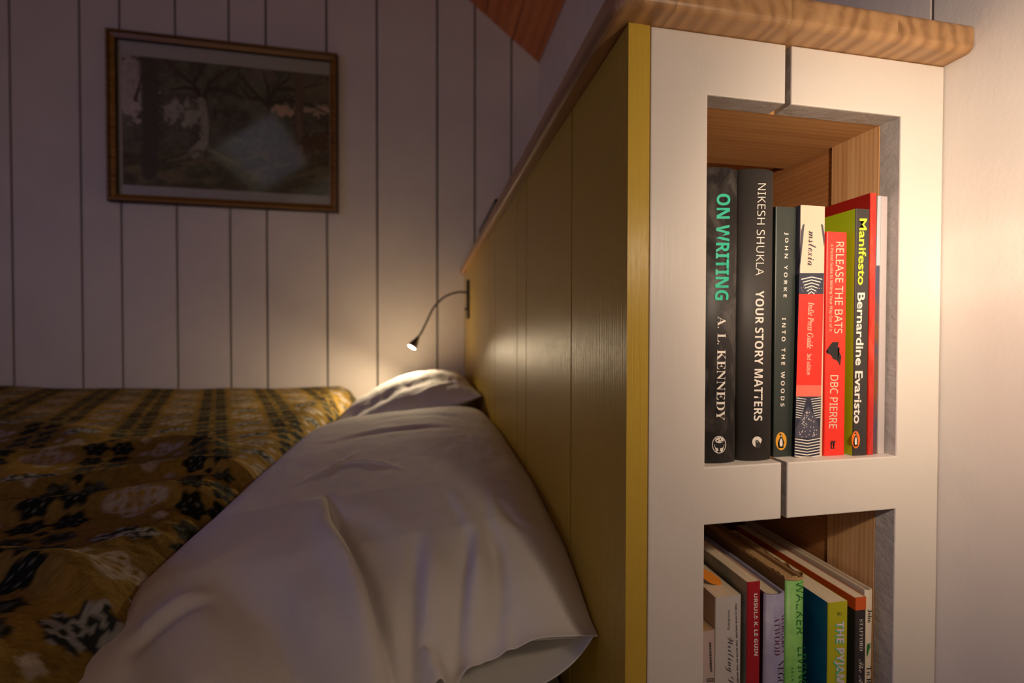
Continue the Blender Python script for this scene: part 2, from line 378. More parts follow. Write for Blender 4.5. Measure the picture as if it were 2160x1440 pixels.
# slim dark object lying on the ledge, above the lamp
bm = bmesh.new(); box(bm, 0.1335, 0.1650, 0.88, 1.15, LZ1+0.0002, LZ1+0.0160)
tag(obj('spectacle_case', bm, M_BLACK, bevel=0.004, smooth=False), 'slim flat black case lying on the wooden ledge', 'case')

# ------------------------------------------------------------------ gooseneck lamps
def goose_lamp(label, base_c, base_n, arm, head, hdir, lens_r=0.0105):
    """base_c: centre of the plate on its wall, base_n: +-1 along X"""
    t = thing('reading_lamp', label, 'lamp', group='black gooseneck reading lamps')
    bx, by, bz = base_c; a, b = sorted((bx, bx+base_n*0.0085))
    obj('base_plate', mbox(a, b, by-0.017, by+0.017, bz-0.064, bz+0.064), M_BLACK, t, bevel=0.003)
    o = obj('switch', mbox(*sorted((bx+base_n*0.0085, bx+base_n*0.015)), by-0.003, by+0.003, bz-0.036, bz-0.028), M_BLACK, t, bevel=0.001)
    pts = spline(arm, 10); bm = bmesh.new(); tube(bm, pts, 0.0032, 14); obj('gooseneck', bm, M_BLACK, t, smooth=True)
    h = Vector(head); d = Vector(hdir).normalized(); bm = bmesh.new()
    lathe(bm, [(0.0040, -0.040), (0.0052, -0.034), (0.0078, -0.024), (0.0118, -0.012), (0.0145, -0.002), (0.0150, 0.003), (0.0150, 0.006), (0.0138, 0.006), (0.0134, 0.002)], h, d, 28)
    sh = obj('lamp_head', bm, M_STEEL, t, smooth=True); sh['label'] = 'brushed dark metal lamp head'
    bm = bmesh.new(); lathe(bm, [(0.0133, 0.0022), (0.0133, 0.0042), (0.008, 0.0055)], h, d, 28)
    obj('lens', bm, M_LENS, t, smooth=True)
    base_at(t, (bx, by, bz-0.064)); return t
hB = LAMP_B; dB = LAMP_B_D; tail = hB - dB*0.038
goose_lamp('lit gooseneck reading lamp on the yellow headboard above the far pillow', (XH, 1.532, 0.119), -1,
           [(XH-0.006, 1.530, 0.142), (0.105, 1.528, 0.142), (0.062, 1.525, 0.125), (0.028, 1.520, 0.090), (0.008, 1.516, 0.050), tuple(tail+dB*-0.018), tuple(tail)], hB, dB)
hA = LAMP_A; dA = (LAMP_A_T-LAMP_A).normalized(); tA = hA-dA*0.038
goose_lamp('lit gooseneck reading lamp fixed to the right wall beside the bookcase', (XW, -0.14, 0.20), -1,
           [(XW-0.006, -0.14, 0.223), (0.395, -0.14, 0.223), (0.35, -0.125, 0.205), (0.315, -0.09, 0.170), tuple(tA-dA*0.02), tuple(tA)], hA, dA)

# ------------------------------------------------------------------ framed picture on the far wall
pf = thing('framed_picture', 'gilt framed woodland print hanging on the white boarded wall', 'picture')
PX0, PX1, PZ0, PZ1 = -1.006, -0.301, 0.429, 0.981
YP = YB-0.0012
for (x0, x1, z0, z1, mx) in ((PX0, PX1, PZ1-0.026, PZ1, 0), (PX0, PX1, PZ0, PZ0+0.026, 0), (PX0, PX0+0.026, PZ0, PZ1, 1), (PX1-0.026, PX1, PZ0, PZ1, 1)):
    bm = bmesh.new(); w = 0.026
    if mx:
        s = 1 if x0 == PX0 else -1; xo = x0 if s == 1 else x1; zc = [(z0, z0+w), (z1, z1-w)]
    else:
        s = 1 if z0 == PZ0 else -1; zo = z0 if s == 1 else z1
    prof = [(0, 0.0), (0, 0.021), (0.004, 0.025), (0.009, 0.025), (0.011, 0.020), (0.019, 0.017), (0.021, 0.020), (0.025, 0.018), (0.026, 0.006), (0.026, 0.0)]
    R0, R1 = [], []
    for (o_, h_) in prof:
        if mx: R0.append(bm.verts.new((xo+s*o_, YP-h_, z0+o_))); R1.append(bm.verts.new((xo+s*o_, YP-h_, z1-o_)))
        else: R0.append(bm.verts.new((x0+o_, YP-h_, zo+s*o_))); R1.append(bm.verts.new((x1-o_, YP-h_, zo+s*o_)))
    n = len(prof)
    for i in range(n):
        f = bm.faces.new([R0[i], R1[i], R1[(i+1) % n], R0[(i+1) % n]])
        if i in (0, 1, 3, 7): f.material_index = 1
    bm.faces.new(R0[::-1]); bm.faces.new(R1)
    obj('frame_rail', bm, [M_FRAME, M_FRAMED], pf)
obj('mount', mbox(PX0+0.02, PX1-0.02, YP-0.004, YP-0.001, PZ0+0.02, PZ1-0.02), M_PAPER, pf)
obj('glass', mbox(PX0+0.024, PX1-0.024, YP-0.0075, YP-0.0062, PZ0+0.024, PZ1-0.024), M_GLASS, pf)
# the print itself: a fine grid coloured point by point
nx, nz = 330, 214
U, V = np.meshgrid(np.linspace(0, 1, nx), np.linspace(0, 1, nz)); A = 1.5
f1 = fbm(U*14, V*10, 3, 5); f2 = fbm(U*40, V*30, 9, 4); f3 = fbm(U*7+V*4, V*18-U*8, 21, 4); f4 = fbm(U*70, V*50, 33, 3)
def mixc(c, m, col): return c*(1-m[..., None])+np.array(col)[None, None]*m[..., None]
ss = lambda a, b, x_: np.clip((x_-a)/(b-a), 0, 1)**2*(3-2*np.clip((x_-a)/(b-a), 0, 1))
col = np.zeros((nz, nx, 3)); col[:] = (0.10, 0.10, 0.075)
col = mixc(col, ss(0.35, 0.75, f1), (0.20, 0.20, 0.14)); col = mixc(col, ss(.5, .8, f2)*.5, (0.27, 0.26, 0.2))
gr = ss(0.42, 0.30, V+0.08*f1-0.12*(U-.5)); col = mixc(col, gr*0.7, (0.12, 0.11, 0.055)); col = mixc(col, gr*ss(.5, .7, f3), (0.27, 0.23, 0.13))
def blob(c, cu, cv, ru, rv, colr, th=0.5, amt=1):
    d = np.hypot((U-cu)/ru, (V-cv)/rv)+2.4*(f2-0.5)+1.5*(f1-.5)+1.6*(f4-.5); return mixc(c, amt*ss(1.05, 0.8, d), colr)
col = blob(col, 0.03, 0.80, 0.07, 0.26, (0.58, 0.48, 0.46)); col = blob(col, 0.03, 0.63, 0.10, 0.07, (0.66, 0.54, 0.50))
col = blob(col, 0.24, 0.60, 0.05, 0.08, (0.50, 0.44, 0.40)); col = blob(col, 0.31, 0.58, 0.06, 0.09, (0.48, 0.45, 0.37))
col = blob(col, 0.76, 0.67, 0.06, 0.035, (0.72, 0.50, 0.38)); col = blob(col, 0.95, 0.71, 0.10, 0.045, (0.70, 0.54, 0.42))
col = blob(col, 0.92, 0.86, 0.12, 0.10, (0.34, 0.28, 0.2), amt=.7); col = blob(col, 0.66, 0.93, 0.08, 0.06, (0.36, 0.25, 0.23), amt=.6)
def limb(c, pts, w, colr, soft=0.3):
    d, sd, t = seg_dist(U*A, V, [(p[0]*A, p[1]) for p in pts]); ww = w[0]+(w[1]-w[0])*t+0.006*(f2-.5)
    return mixc(c, ss(ww*(1+soft), ww*(1-soft), d), colr)
D_ = (0.075, 0.065, 0.05)
col = limb(col, [(0.12, 0.1), (0.13, 0.5), (0.12, 1)], (0.055, 0.06), (0.10, 0.10, 0.08)); col = limb(col, [(0.06, .66), (0.09, 0.85)], (0.012, 0.004), D_)
for br in ([(0.37, .70), (0.33, .82), (0.26, .9), (0.2, .99)], [(0.38, .72), (0.40, .84), (0.47, .93), (0.52, 1)], [(0.35, .78), (0.29, .79), (.22, .76)], [(0.41, .8), (0.5, .80), (.57, .74)], [(0.33, .83), (.36, .92), (.35, 1)]):
    col = limb(col, br, (0.018, 0.005), D_)
col = limb(col, [(0.33, 0.28), (0.385, 0.38), (0.385, 0.55), (0.365, 0.70)], (0.04, 0.026), (0.44, 0.40, 0.32)); col = limb(col, [(0.40, .34), (0.41, 0.5), (0.395, .66)], (0.012, 0.010), (0.17, 0.15, 0.12))
for br in ([(0.39, .33), (0.46, 0.27), (0.55, .2)], [(0.34, .3), (0.28, .24), (.2, .2)], [(0.36, .3), (0.37, .22), (.42, .14)]): col = limb(col, br, (0.016, 0.004), (0.28, 0.25, 0.18))
col = limb(col, [(0.71, 0.1), (0.70, 0.45), (0.69, 0.74)], (0.022, 0.020), (0.15, 0.13, 0.11))
for br in ([(0.69, .7), (0.62, .8), (0.55, .93), (.53, 1)], [(0.69, .72), (0.72, .84), (0.8, .95)], [(0.69, .72), (0.78, .76), (.86, .84)], [(.66, .75), (.6, .76), (.55, .84)], [(0.69, .7), (.69, .85), (.66, .98)], [(0.73, .85), (.84, .86), (.97, .93)], [(0.8, .76), (.9, .74), (1, .68)]):
    col = limb(col, br, (0.017, 0.004), D_)
col = limb(col, [(0.86, 0.28), (0.845, 0.55), (0.85, 1)], (0.036, 0.034), (0.21, 0.15, 0.11)); col = limb(col, [(0.855, 0.3), (0.84, 0.66)], (0.014, 0.012), (0.30, 0.20, 0.15))
col = blob(col, 0.93, 0.45, 0.09, 0.10, (0.16, 0.10, 0.06)); col = blob(col, 0.87, 0.33, 0.12, 0.06, (0.20, 0.13, 0.08), amt=.6)
QX0, QX1, QZ0, QZ1 = -0.9695, -0.3310, 0.4885, 0.9100
col = np.clip(col*1.15*(0.7+0.6*f4[..., None]), 0, 1)**1.12
verts = np.stack([QX0+U*(QX1-QX0), np.full_like(U, YP-0.0045), QZ0+V*(QZ1-QZ0)], -1).reshape(-1, 3)
def grid_mesh(name, verts, nu, nv, colors=None):
    i = np.arange((nv-1)*(nu-1)); r = i//(nu-1); c = i % (nu-1); a = r*nu+c
    faces = np.stack([a, a+1, a+nu+1, a+nu], 1)
    me = bpy.data.meshes.new(name); me.vertices.add(len(verts)); me.vertices.foreach_set('co', verts.astype(np.float32).ravel())
    me.loops.add(len(faces)*4); me.loops.foreach_set('vertex_index', faces.ravel().astype(np.int32))
    me.polygons.add(len(faces)); me.polygons.foreach_set('loop_start', (np.arange(len(faces))*4).astype(np.int32))
    me.polygons.foreach_set('use_smooth', np.ones(len(faces), bool))
    me.update(calc_edges=True)
    if colors is not None:
        at = me.color_attributes.new('Col', 'FLOAT_COLOR', 'POINT'); cc = np.ones((len(verts), 4), np.float32); cc[:, :3] = colors.reshape(-1, 3)
        at.data.foreach_set('color', cc.ravel())
    me.validate(); return me
obj('print', grid_mesh('print', verts, nx, nz, col), M_PRINT, pf)
base_at(pf, ((PX0+PX1)/2, YP, PZ0))

# ------------------------------------------------------------------ bed
bed = thing('bed', 'low bed base and mattress in a white sheet beside the headboard', 'bed')
obj('bed_base', mbox(-1.95, XH-0.002, 0.30, YB-0.004, ZF, ZF+0.24), M_YEL, bed, bevel=0.003)
o = obj('mattress', mbox(-1.95, XH-0.004, 0.22, YB-0.006, ZF+0.24, -0.372), M_SHEET, bed, bevel=0.02)
base_at(bed, (-0.9, 1.0, ZF))

# blanket: heavy woven wool thrown over a duvet, coloured point by point from its weave
bx0, bx1, by0, by1 = -1.93, -0.155, 0.16, YB-0.004
NU, NV = 640, 560
X, Y = np.meshgrid(np.linspace(0, 1, NU)**0.75*(bx1-bx0)+bx0, np.linspace(0, 1, NV)**1.2*(by1-by0)+by0)
Z = -0.2015 + 0.018*ss(0.9, 1.7, Y) + 0.030*ss(-0.7, -1.7, X)*ss(0.6, 1.6, Y) + 0.012*(fbm(X*6, Y*6, 31, 2)-0.5)
def ridge(pts, h, w, skew=0.0):
    global Z
    d, sd, t = seg_dist(X, Y, pts); env = np.clip(np.minimum(t, 1-t)*6, 0, 1)**0.7
    ww = np.where(sd > 0, w*(1+skew), w*(1-skew)); Z = Z + h*env*np.exp(-(d/ww)**2)
ridge([(-0.62, 0.56), (-0.46, 0.585), (-0.38, 0.60), (-0.31, 0.628), (-0.22, 0.640), (-0.16, 0.65)], 0.0195, 0.022, 0.35)
ridge([(-0.75, 0.60), (-0.50, 0.655), (-0.41, 0.70), (-0.34, 0.755), (-0.26, 0.745), (-0.18, 0.71)], 0.0195, 0.024, 0.4)
ridge([(-0.52, 0.49), (-0.36, 0.462), (-0.30, 0.442), (-0.23, 0.41), (-0.17, 0.37)], 0.0225, 0.022, 0.4)
ridge([(-0.70, 0.80), (-0.55, 0.86), (-0.45, 0.93), (-0.37, 0.88), (-0.34, 0.80)], 0.0225, 0.028)
ridge([(-0.95, 0.86), (-0.75, 0.83), (-0.55, 0.76)], 0.0150, 0.035); ridge([(-0.55, 0.40), (-0.4, 0.36), (-0.28, 0.32)], 0.0150, 0.025)
ridge([(-0.33, 1.0), (-0.30, 1.15), (-0.26, 1.3), (-0.28, 1.5)], 0.0060, 0.04); ridge([(-0.6, 1.0), (-0.8, 1.1), (-1.1, 1.15)], 0.0180, 0.05)
Z += 0.004*ss(-0.40, -0.24, X)*(fbm(X*50+Y*30, Y*90, 41, 3)-0.5)*2
Z -= 0.163*ss(-0.315, -0.155, X)**1.4

# weave colours
ang = math.radians(22); cs, sn = math.cos(ang), math.sin(ang)
dX, dY = X+0.399, Y-0.5785
p = dX*cs+dY*sn; q = -dX*sn+dY*cs
p = p+0.002*(fbm(X*30, Y*30, 51, 2)-.5); q = q+0.002*(fbm(X*30, Y*30, 55, 2)-.5)
PP, QQ = 0.140, 0.145
def cell(a, P_): return (a/P_-np.floor(a/P_+0.5))*P_
weave = RS.rand(NV, NU); weave2 = fbm(X*260, Y*260, 61, 2)
gold = np.array([0.35, 0.215, 0.045]); base = np.zeros(X.shape+(3,)); base[:] = gold
base = mixc(base, ss(0.35, 0.65, fbm(X*9, Y*9, 71, 2)), (0.25, 0.16, 0.035))
black = (0.012, 0.014, 0.010); white = (0.42, 0.355, 0.28); ltg = (0.50, 0.47, 0.42)
def rosette(cp, cq, r, colr, amt=1.0, mixw=0.0, dots=True):
    global base
    a = cell(p-cp, PP); b = cell(q-cq, QQ); rr = np.hypot(a, b); th = np.arctan2(b, a)
    edge = r*(0.88+0.13*np.cos(6*th)); m = ss(1.12, 0.95, rr/edge)*amt
    base = mixc(base, m, colr)
    if mixw: base = mixc(base, m*(weave2 > 0.50)*mixw, (0.50, 0.50, 0.47))
    if dots:
        for k in range(6):
            da = a-r*0.45*math.cos(k*math.pi/3+.5); db = b-r*0.45*math.sin(k*math.pi/3+.5)
            base = mixc(base, 0.45*ss(0.0016, 0.0008, np.hypot(da, db))*amt, (0.42, 0.38, 0.3))
for i in (-1, 1):
    for j in (-1, 1):
        rosette(i*0.0165, j*0.0165, 0.0158, black)
        rosette(i*0.0165, QQ/2+j*0.0165, 0.0152, (0.016, 0.025, 0.010), 0.95, 0.12, False)
def lattice(cp, cq, R, colr, amt=1.0):
    """a star-shaped cluster with a lattice of small openings"""
    global base
    a = cell(p-cp, PP); b = cell(q-cq, QQ); d1 = np.abs(a)+np.abs(b); rr = np.hypot(a, b); th = np.arctan2(b, a)
    m = ss(1.08, 0.92, rr/(R*(0.80+0.22*np.cos(4*th))))
    ha = cell(a-0.0055, 0.011); hb_ = cell(b-0.0055, 0.011); hole = ss(0.0036, 0.0024, np.hypot(ha, hb_))*ss(R*.9, R*.6, rr)
    hole = np.maximum(hole, ss(0.0085, 0.006, rr)*0.6)
    base = mixc(base, m*(1-hole)*amt, colr)
lattice(0.070, 0.0, 0.030, white)
for k in range(3): rosette(0.070+(k-1)*0.015, QQ/2+(k % 2)*0.006-0.003, 0.0140, (0.035, 0.04, 0.036), 1.0, 0.6, False)
def diamond(cp, cq, r, colr):
    global base
    a = cell(p-cp, PP); b = cell(q-cq, QQ); base = mixc(base, ss(1.1, 0.92, (np.abs(a)+np.abs(b)*0.9)/r), colr)
diamond(0.045, 0.036, 0.008, white); diamond(0.095, -0.036, 0.008, white)
diamond(0.0, 0.0375, 0.006, black); diamond(0.0, -0.0375, 0.006, black)
base = base*(0.72+0.5*weave2[..., None])*(0.85+0.3*weave[..., None])
me = grid_mesh('blanket', np.stack([X, Y, Z], -1).reshape(-1, 3), NU, NV, base)
bl = obj('blanket', me, M_BLANKET); tag(bl, 'gold, black and cream woven tapestry blanket spread over the bed', 'blanket')

# ------------------------------------------------------------------ pillows
def interp(xs_, ys_, v): return np.interp(v, xs_, ys_)
def crease(Xg, Yg, Zg, pts, depth, w, lip=0.0, lw=None, side=1, ends=5):
    pts = [tuple(q_[:2]) for q_ in spline([(a, b, 0) for a, b in pts], 6)]
    d, sd, t = seg_dist(Xg, Yg, pts); env = np.clip(np.minimum(t, 1-t)*ends, 0, 1)**0.8
    Zg = Zg - depth*env*np.exp(-(d/w)**2)
    if lip: lw = lw or w*1.6; m = sd*side > 0; Zg = Zg + lip*env*np.exp(-((d-lw)/lw)**2)*np.where(m, 1, 0.0) + lip*env*np.exp(-1.0)*np.exp(-(d/ (w*.7))**2)*np.where(m, 0, 1)
    return Zg
def px_line(pts, z): return [tuple(onZ(u, v, z)[:2]) for u, v in pts]

# front pillow: open-ended pillowcase
nt_, ns_ = 260, 300
tt = 0.5-0.5*np.cos(np.linspace(0, 1, nt_)*math.pi); ssv = np.linspace(0, 1, ns_)
T, Sg = np.meshgrid(tt, ssv)
def case_surface(top=True):
    yn = np.interp(T, [0, 0.10, 0.25, 0.33, 0.5, 0.8, 0.93, 1.0], [0.359, 0.357, 0.354, 0.346, 0.325, 0.322, 0.342, 0.362])
    if not top: yn = yn+0.004
    Yg = yn+(1.155-yn)*Sg**1.15
    xr = np.interp(Yg, [0.28, 0.36, 0.5, 0.9, 1.08, 1.155], [0.143, 0.1425, 0.1435, 0.143, 0.140, 0.130])
    xl = np.interp(Yg, [0.28, 0.37, 0.45, 0.6, 0.8, 1.0, 1.08, 1.155], [-0.235, -0.246, -0.268, -0.262, -0.262, -0.262, -0.235, -0.16])
    Xg = xr+(xl-xr)*T
    zsr = np.interp(Yg, [0.28, 0.36, 0.45, 0.6, 0.9, 1.1, 1.155], [-0.256, -0.2525, -0.222, -0.200, -0.188, -0.195, -0.215])
    zsl = np.interp(Yg, [0.28, 0.37, 0.5, 0.7, 1.0, 1.155], [-0.262, -0.246, -0.236, -0.232, -0.235, -0.235])
    if top:
        cr = np.interp(Yg, [0.28, 0.33, 0.36, 0.40, 0.46, 0.55, 0.75, 0.95, 1.05, 1.10, 1.135, 1.155], [-0.242, -0.240, -0.231, -0.214, -0.193, -0.175, -0.164, -0.160, -0.163, -0.172, -0.190, -0.222])
        xc = (0.143-Xg)                                   # distance from the headboard
        up = 1-np.exp(-(xc/0.022))                         # quick rise from the right seam
        zr = zsr+(cr-zsr)*up
        left = np.clip(Xg-xl, 0, 9); fall = 1-np.exp(-(left/0.030)**1.15)
        sag = -0.020*ss(0.08, -0.24, Xg)
        Zg = zr+sag; Zg = zsl+(Zg-zsl)*fall
        # hem edge heights
        hem = np.interp(Xg, [-0.25, -0.15, -0.05, 0.019, 0.049, 0.063, 0.075, 0.089, 0.106, 0.125, 0.1425], [-0.25, -0.270, -0.284, -0.272, -0.2575, -0.2515, -0.2480, -0.2465, -0.2470, -0.2495, -0.2525])
        k = np.exp(-((Yg-yn)/0.024)**1.5); Zg = Zg*(1-k)+hem*k
    else:
        Zg = np.minimum(zsr, zsl)-0.0+0*Xg; dd = np.minimum((0.143-Xg)/0.03, (Xg-xl)/0.05); dn = 1-np.exp(-np.clip(dd, 0, 9)**1.0*1.2)
        low = -0.290-0.0*Xg; zs = zsr+(zsl-zsr)*T
        Zg = zs+(low-zs)*dn*np.interp(Sg, [0, 0.9, 1.0], [1, 1, 0.25])
        kk = np.exp(-((Yg-yn)/0.03)**2); Zg = Zg-kk*0.012*np.sin(np.clip(T, 0, 1)*math.pi)
    return Xg, Yg, Zg
Xg, Yg, Zg = case_surface(True)
z0_ = -0.205
A1 = px_line([(690, 1090), (724, 1152), (770, 1208), (801, 1260), (828, 1305), (850, 1345), (876, 1374), (915, 1386), (960, 1381), (1005, 1360)], -0.215)
Zg = crease(Xg, Yg, Zg, A1, 0.0185, 0.0045, 0.0125, 0.013, -1, 2.5)
Zg = crease(Xg, Yg, Zg, px_line([(880, 1150), (872, 1220), (865, 1290), (880, 1340)], -0.21), 0.0104, 0.0075, 0.0064, 0.015, 1, 3)
Zg = crease(Xg, Yg, Zg, px_line([(990, 1140), (975, 1200), (960, 1260), (950, 1305)], -0.21), 0.0096, 0.0075, 0.0064, 0.012, 1, 3)
Zg = crease(Xg, Yg, Zg, px_line([(1035, 1130), (1050, 1200), (1050, 1280)], -0.21), 0.0080, 0.0080, 0.0000, None, 1, 3)
Zg = crease(Xg, Yg, Zg, px_line([(885, 1288), (915, 1292), (950, 1313), (985, 1322), (1030, 1336)], -0.22), 0.0128, 0.0032, 0.0096, 0.007, -1, 4)
Zg = crease(Xg, Yg, Zg, px_line([(900, 1372), (930, 1355), (970, 1345), (1015, 1338)], -0.23), 0.0080, 0.0030, 0.0048, 0.006, 1, 4)
Zg = crease(Xg, Yg, Zg, px_line([(450, 1190), (520, 1240), (600, 1320), (690, 1390), (790, 1420)], -0.215), 0.0190, 0.0230, 0.0096, 0.03, -1, 3)
Zg = crease(Xg, Yg, Zg, px_line([(560, 1230), (640, 1320), (740, 1390), (840, 1425)], -0.215), 0.0064, 0.0115, 0.0064, 0.02, 1, 3)
Zg = crease(Xg, Yg, Zg, px_line([(235, 1330), (300, 1320), (380, 1285), (460, 1262)], -0.225), 0.0064, 0.0069, 0.0048, 0.01, 1, 3)
Zg = crease(Xg, Yg, Zg, px_line([(270, 1330), (290, 1380), (350, 1420), (430, 1440)], -0.225), 0.0096, 0.0115, 0.0064, 0.014, 1, 3)
Zg = crease(Xg, Yg, Zg, px_line([(640, 990), (720, 968), (800, 972), (855, 988)], -0.175), -0.0029, 0.0040, 0.0000, None, 1, 3)
Zg = crease(Xg, Yg, Zg, px_line([(620, 1000), (700, 975), (760, 945)], -0.175), -0.0026, 0.0057, 0.0000, None, 1, 3)
Zg = crease(Xg, Yg, Zg, px_line([(690, 925), (780, 910), (880, 905), (980, 912)], -0.17), 0.0033, 0.0138, 0.0013, 0.02, 1, 3)
Zg = crease(Xg, Yg, Zg, px_line([(760, 890), (850, 880), (950, 885), (1010, 905)], -0.17), 0.0026, 0.0161, 0.0000, None, 1, 3)
Zg = crease(Xg, Yg, Zg, px_line([(930, 1030), (960, 1060), (985, 1100)], -0.18), 0.0023, 0.0057, 0.0013, 0.008, 1, 3)
Zg = crease(Xg, Yg, Zg, px_line([(1020, 1030), (1030, 1090), (1045, 1130)], -0.18), 0.0023, 0.0069, 0.0013, 0.008, 1, 3)
Zg = crease(Xg, Yg, Zg, px_line([(1045, 1060), (1080, 1085), (1120, 1100)], -0.19), 0.0022, 0.0057, 0.0000, None, 1, 3)
Zg = crease(Xg, Yg, Zg, px_line([(640, 1075), (740, 1090), (830, 1130)], -0.19), 0.0032, 0.0184, 0.0016, 0.02, 1, 3)
Zg = crease(Xg, Yg, Zg, px_line([(1075, 1338), (1090, 1310), (1085, 1270)], -0.23), 0.0032, 0.0069, 0.0016, 0.01, 1, 3)
Zg += 0.0022*(fbm(Xg*26+3, Yg*14, 81, 3)-0.5)+0.0012*(fbm(Xg*60+3, Yg*30, 87, 2)-0.5)*ss(0.9, 0.6, Sg)
edge_blend = np.minimum(np.minimum(T, 1-T)*14, 1); Zt0 = case_surface(True)[2]; Zg = Zt0+(Zg-Zt0)*edge_blend
top_v = np.stack([Xg, Yg, Zg], -1)
Xb, Yb2, Zb = case_surface(False)
Zb = np.minimum(Zb, Zg-0.0004)
Xb[:, 0], Yb2[:, 0], Zb[:, 0] = Xg[:, 0], Yg[:, 0], Zg[:, 0]; Xb[:, -1], Yb2[:, -1], Zb[:, -1] = Xg[:, -1], Yg[:, -1], Zg[:, -1]
Xb[-1], Yb2[-1], Zb[-1] = Xg[-1], Yg[-1], Zg[-1]
bot_v = np.stack([Xb, Yb2, Zb], -1)
loop = np.concatenate([top_v, bot_v[:, ::-1]], 1)            # a tube, open at the hem
fp = thing('pillow', 'large white cotton pillow nearest the bookcase with its open case end showing', 'pillow', group='white pillows along the headboard')
me = grid_mesh('pillowcase', loop.reshape(-1, 3), loop.shape[1], ns_)
bm = bmesh.new(); bm.from_mesh(me); bmesh.ops.remove_doubles(bm, verts=bm.verts, dist=0.00002); bmesh.ops.recalc_face_normals(bm, faces=bm.faces)
pc = obj('pillowcase', bm, M_COTTON, fp, smooth=True, keep=True)
so = pc.modifiers.new('cloth', 'SOLIDIFY'); so.thickness = 0.0009; so.offset = -1

def cushion(name, m, parent, x0, x1, y0, y1, zc, up, dn, n=120, pw=2.6, seed=3, tilt=0.0, wr_=0.003, fn=None):
    a = np.linspace(-1, 1, n); Aq, Bq = np.meshgrid(a, a)
    Aq = np.sin(Aq*math.pi/2); Bq = np.sin(Bq*math.pi/2)
    # soft pillow outline: sides bow inwards between the corners
    xx = (x0+x1)/2+(x1-x0)/2*Aq*(1-0.05*(1-Bq**2)); yy = (y0+y1)/2+(y1-y0)/2*Bq*(1-0.04*(1-Aq**2))
    h = (np.clip(1-np.abs(Aq)**pw, 0, 1)*np.clip(1-np.abs(Bq)**pw, 0, 1))**0.55
    w = wr_*(fbm(Aq*5+seed, Bq*5, seed, 4)-0.5)*2*np.clip(h*2, 0, 1); zz = zc+tilt*Aq
    zt = zz+up*h+w; zb_ = zz-dn*h
    if fn is not None: zt = zt+fn(xx, yy)*np.clip(h*3, 0, 1)
    v = np.concatenate([np.stack([xx, yy, zt], -1).reshape(-1, 3), np.stack([xx, yy, zb_], -1).reshape(-1, 3)])
    m1 = grid_mesh(name, v[:n*n], n, n); bm = bmesh.new(); bm.from_mesh(m1); m2 = grid_mesh(name, v[n*n:], n, n); bm.from_mesh(m2)
    bmesh.ops.remove_doubles(bm, verts=bm.verts, dist=0.00005)
    return obj(name, bm, m, parent, smooth=True)
ins = cushion('pillow_insert', M_COTTON, fp, -0.245, 0.132, 0.372, 1.10, -0.262, 0.020, 0.020, 90, 5, 12, 0, 0.004)
base_at(fp, (-0.05, 0.75, -0.29))
# pillow underneath the front one
tag(cushion('pillow', M_SHEET, None, -0.24, 0.108, 0.338, 1.12, -0.336, 0.036, 0.034, 110, 3.2, 17, 0, 0.003),
    'white pillow lying underneath the large front pillow', 'pillow', 'white pillows along the headboard')
# far pillow below the lamp
def farfold(xx, yy):
    d, sd, t = seg_dist(xx, yy, [(-0.17, 1.22), (-0.08, 1.27), (0.02, 1.30), (0.12, 1.27)]); z = -0.012*np.exp(-(d/0.035)**2)
    d, sd, t = seg_dist(xx, yy, [(-0.05, 1.45), (0.05, 1.38), (0.13, 1.30)]); z += -0.004*np.exp(-(d/0.012)**2)
    d, sd, t = seg_dist(xx, yy, [(0.0, 1.2), (0.07, 1.24), (0.13, 1.23)]); return z+0.004*np.exp(-(d/0.012)**2)
cu = cushion('pillow', M_COTTON, None, -0.262, 0.139, 1.13, 1.685, -0.208, 0.086, 0.085, 150, 1.7, 23, 0.056, 0.005, farfold)
tag(cu, 'white cotton pillow at the far wall, lit by the gooseneck lamp', 'pillow', 'white pillows along the headboard')

# ------------------------------------------------------------------ books
GU, GL = 'books on the upper shelf', 'books on the lower shelf'
def cmat(name, rgb, rough=0.4, **k): return mat(name, s2l(*rgb), rough, **k)
M_PAGE = wood('book_pages', s2l(196, 176, 148), s2l(226, 208, 180), s2l(236, 220, 196), 'y', 500, 0.9, 0.02, 0.2, rand=True)
M_PAGEO = wood('aged_pages', s2l(150, 116, 74), s2l(190, 152, 104), s2l(208, 174, 126), 'y', 500, 0.9, 0.02, 0.2, rand=True)
def arc_profile(x0, x1, yf, bulge, yb, n=36, r=0.0008):
    """front outline of a spine from left-back to right-back (x,y)"""
    P = [(x0, yb)]
    if bulge <= 0:
        P += [(x0, yf+r), (x0+r*0.3, yf+r*0.3), (x0+r, yf), (x1-r, yf), (x1-r*0.3, yf+r*0.3), (x1, yf+r)]
    else:
        for k in range(n+1):
            t = k/n; x_ = x0+(x1-x0)*t; s_ = 2*t-1; P.append((x_, yf+bulge*(1-math.sqrt(max(0, 1-0.985*s_*s_)))/(1-math.sqrt(0.015))))
    P.append((x1, yb)); return P
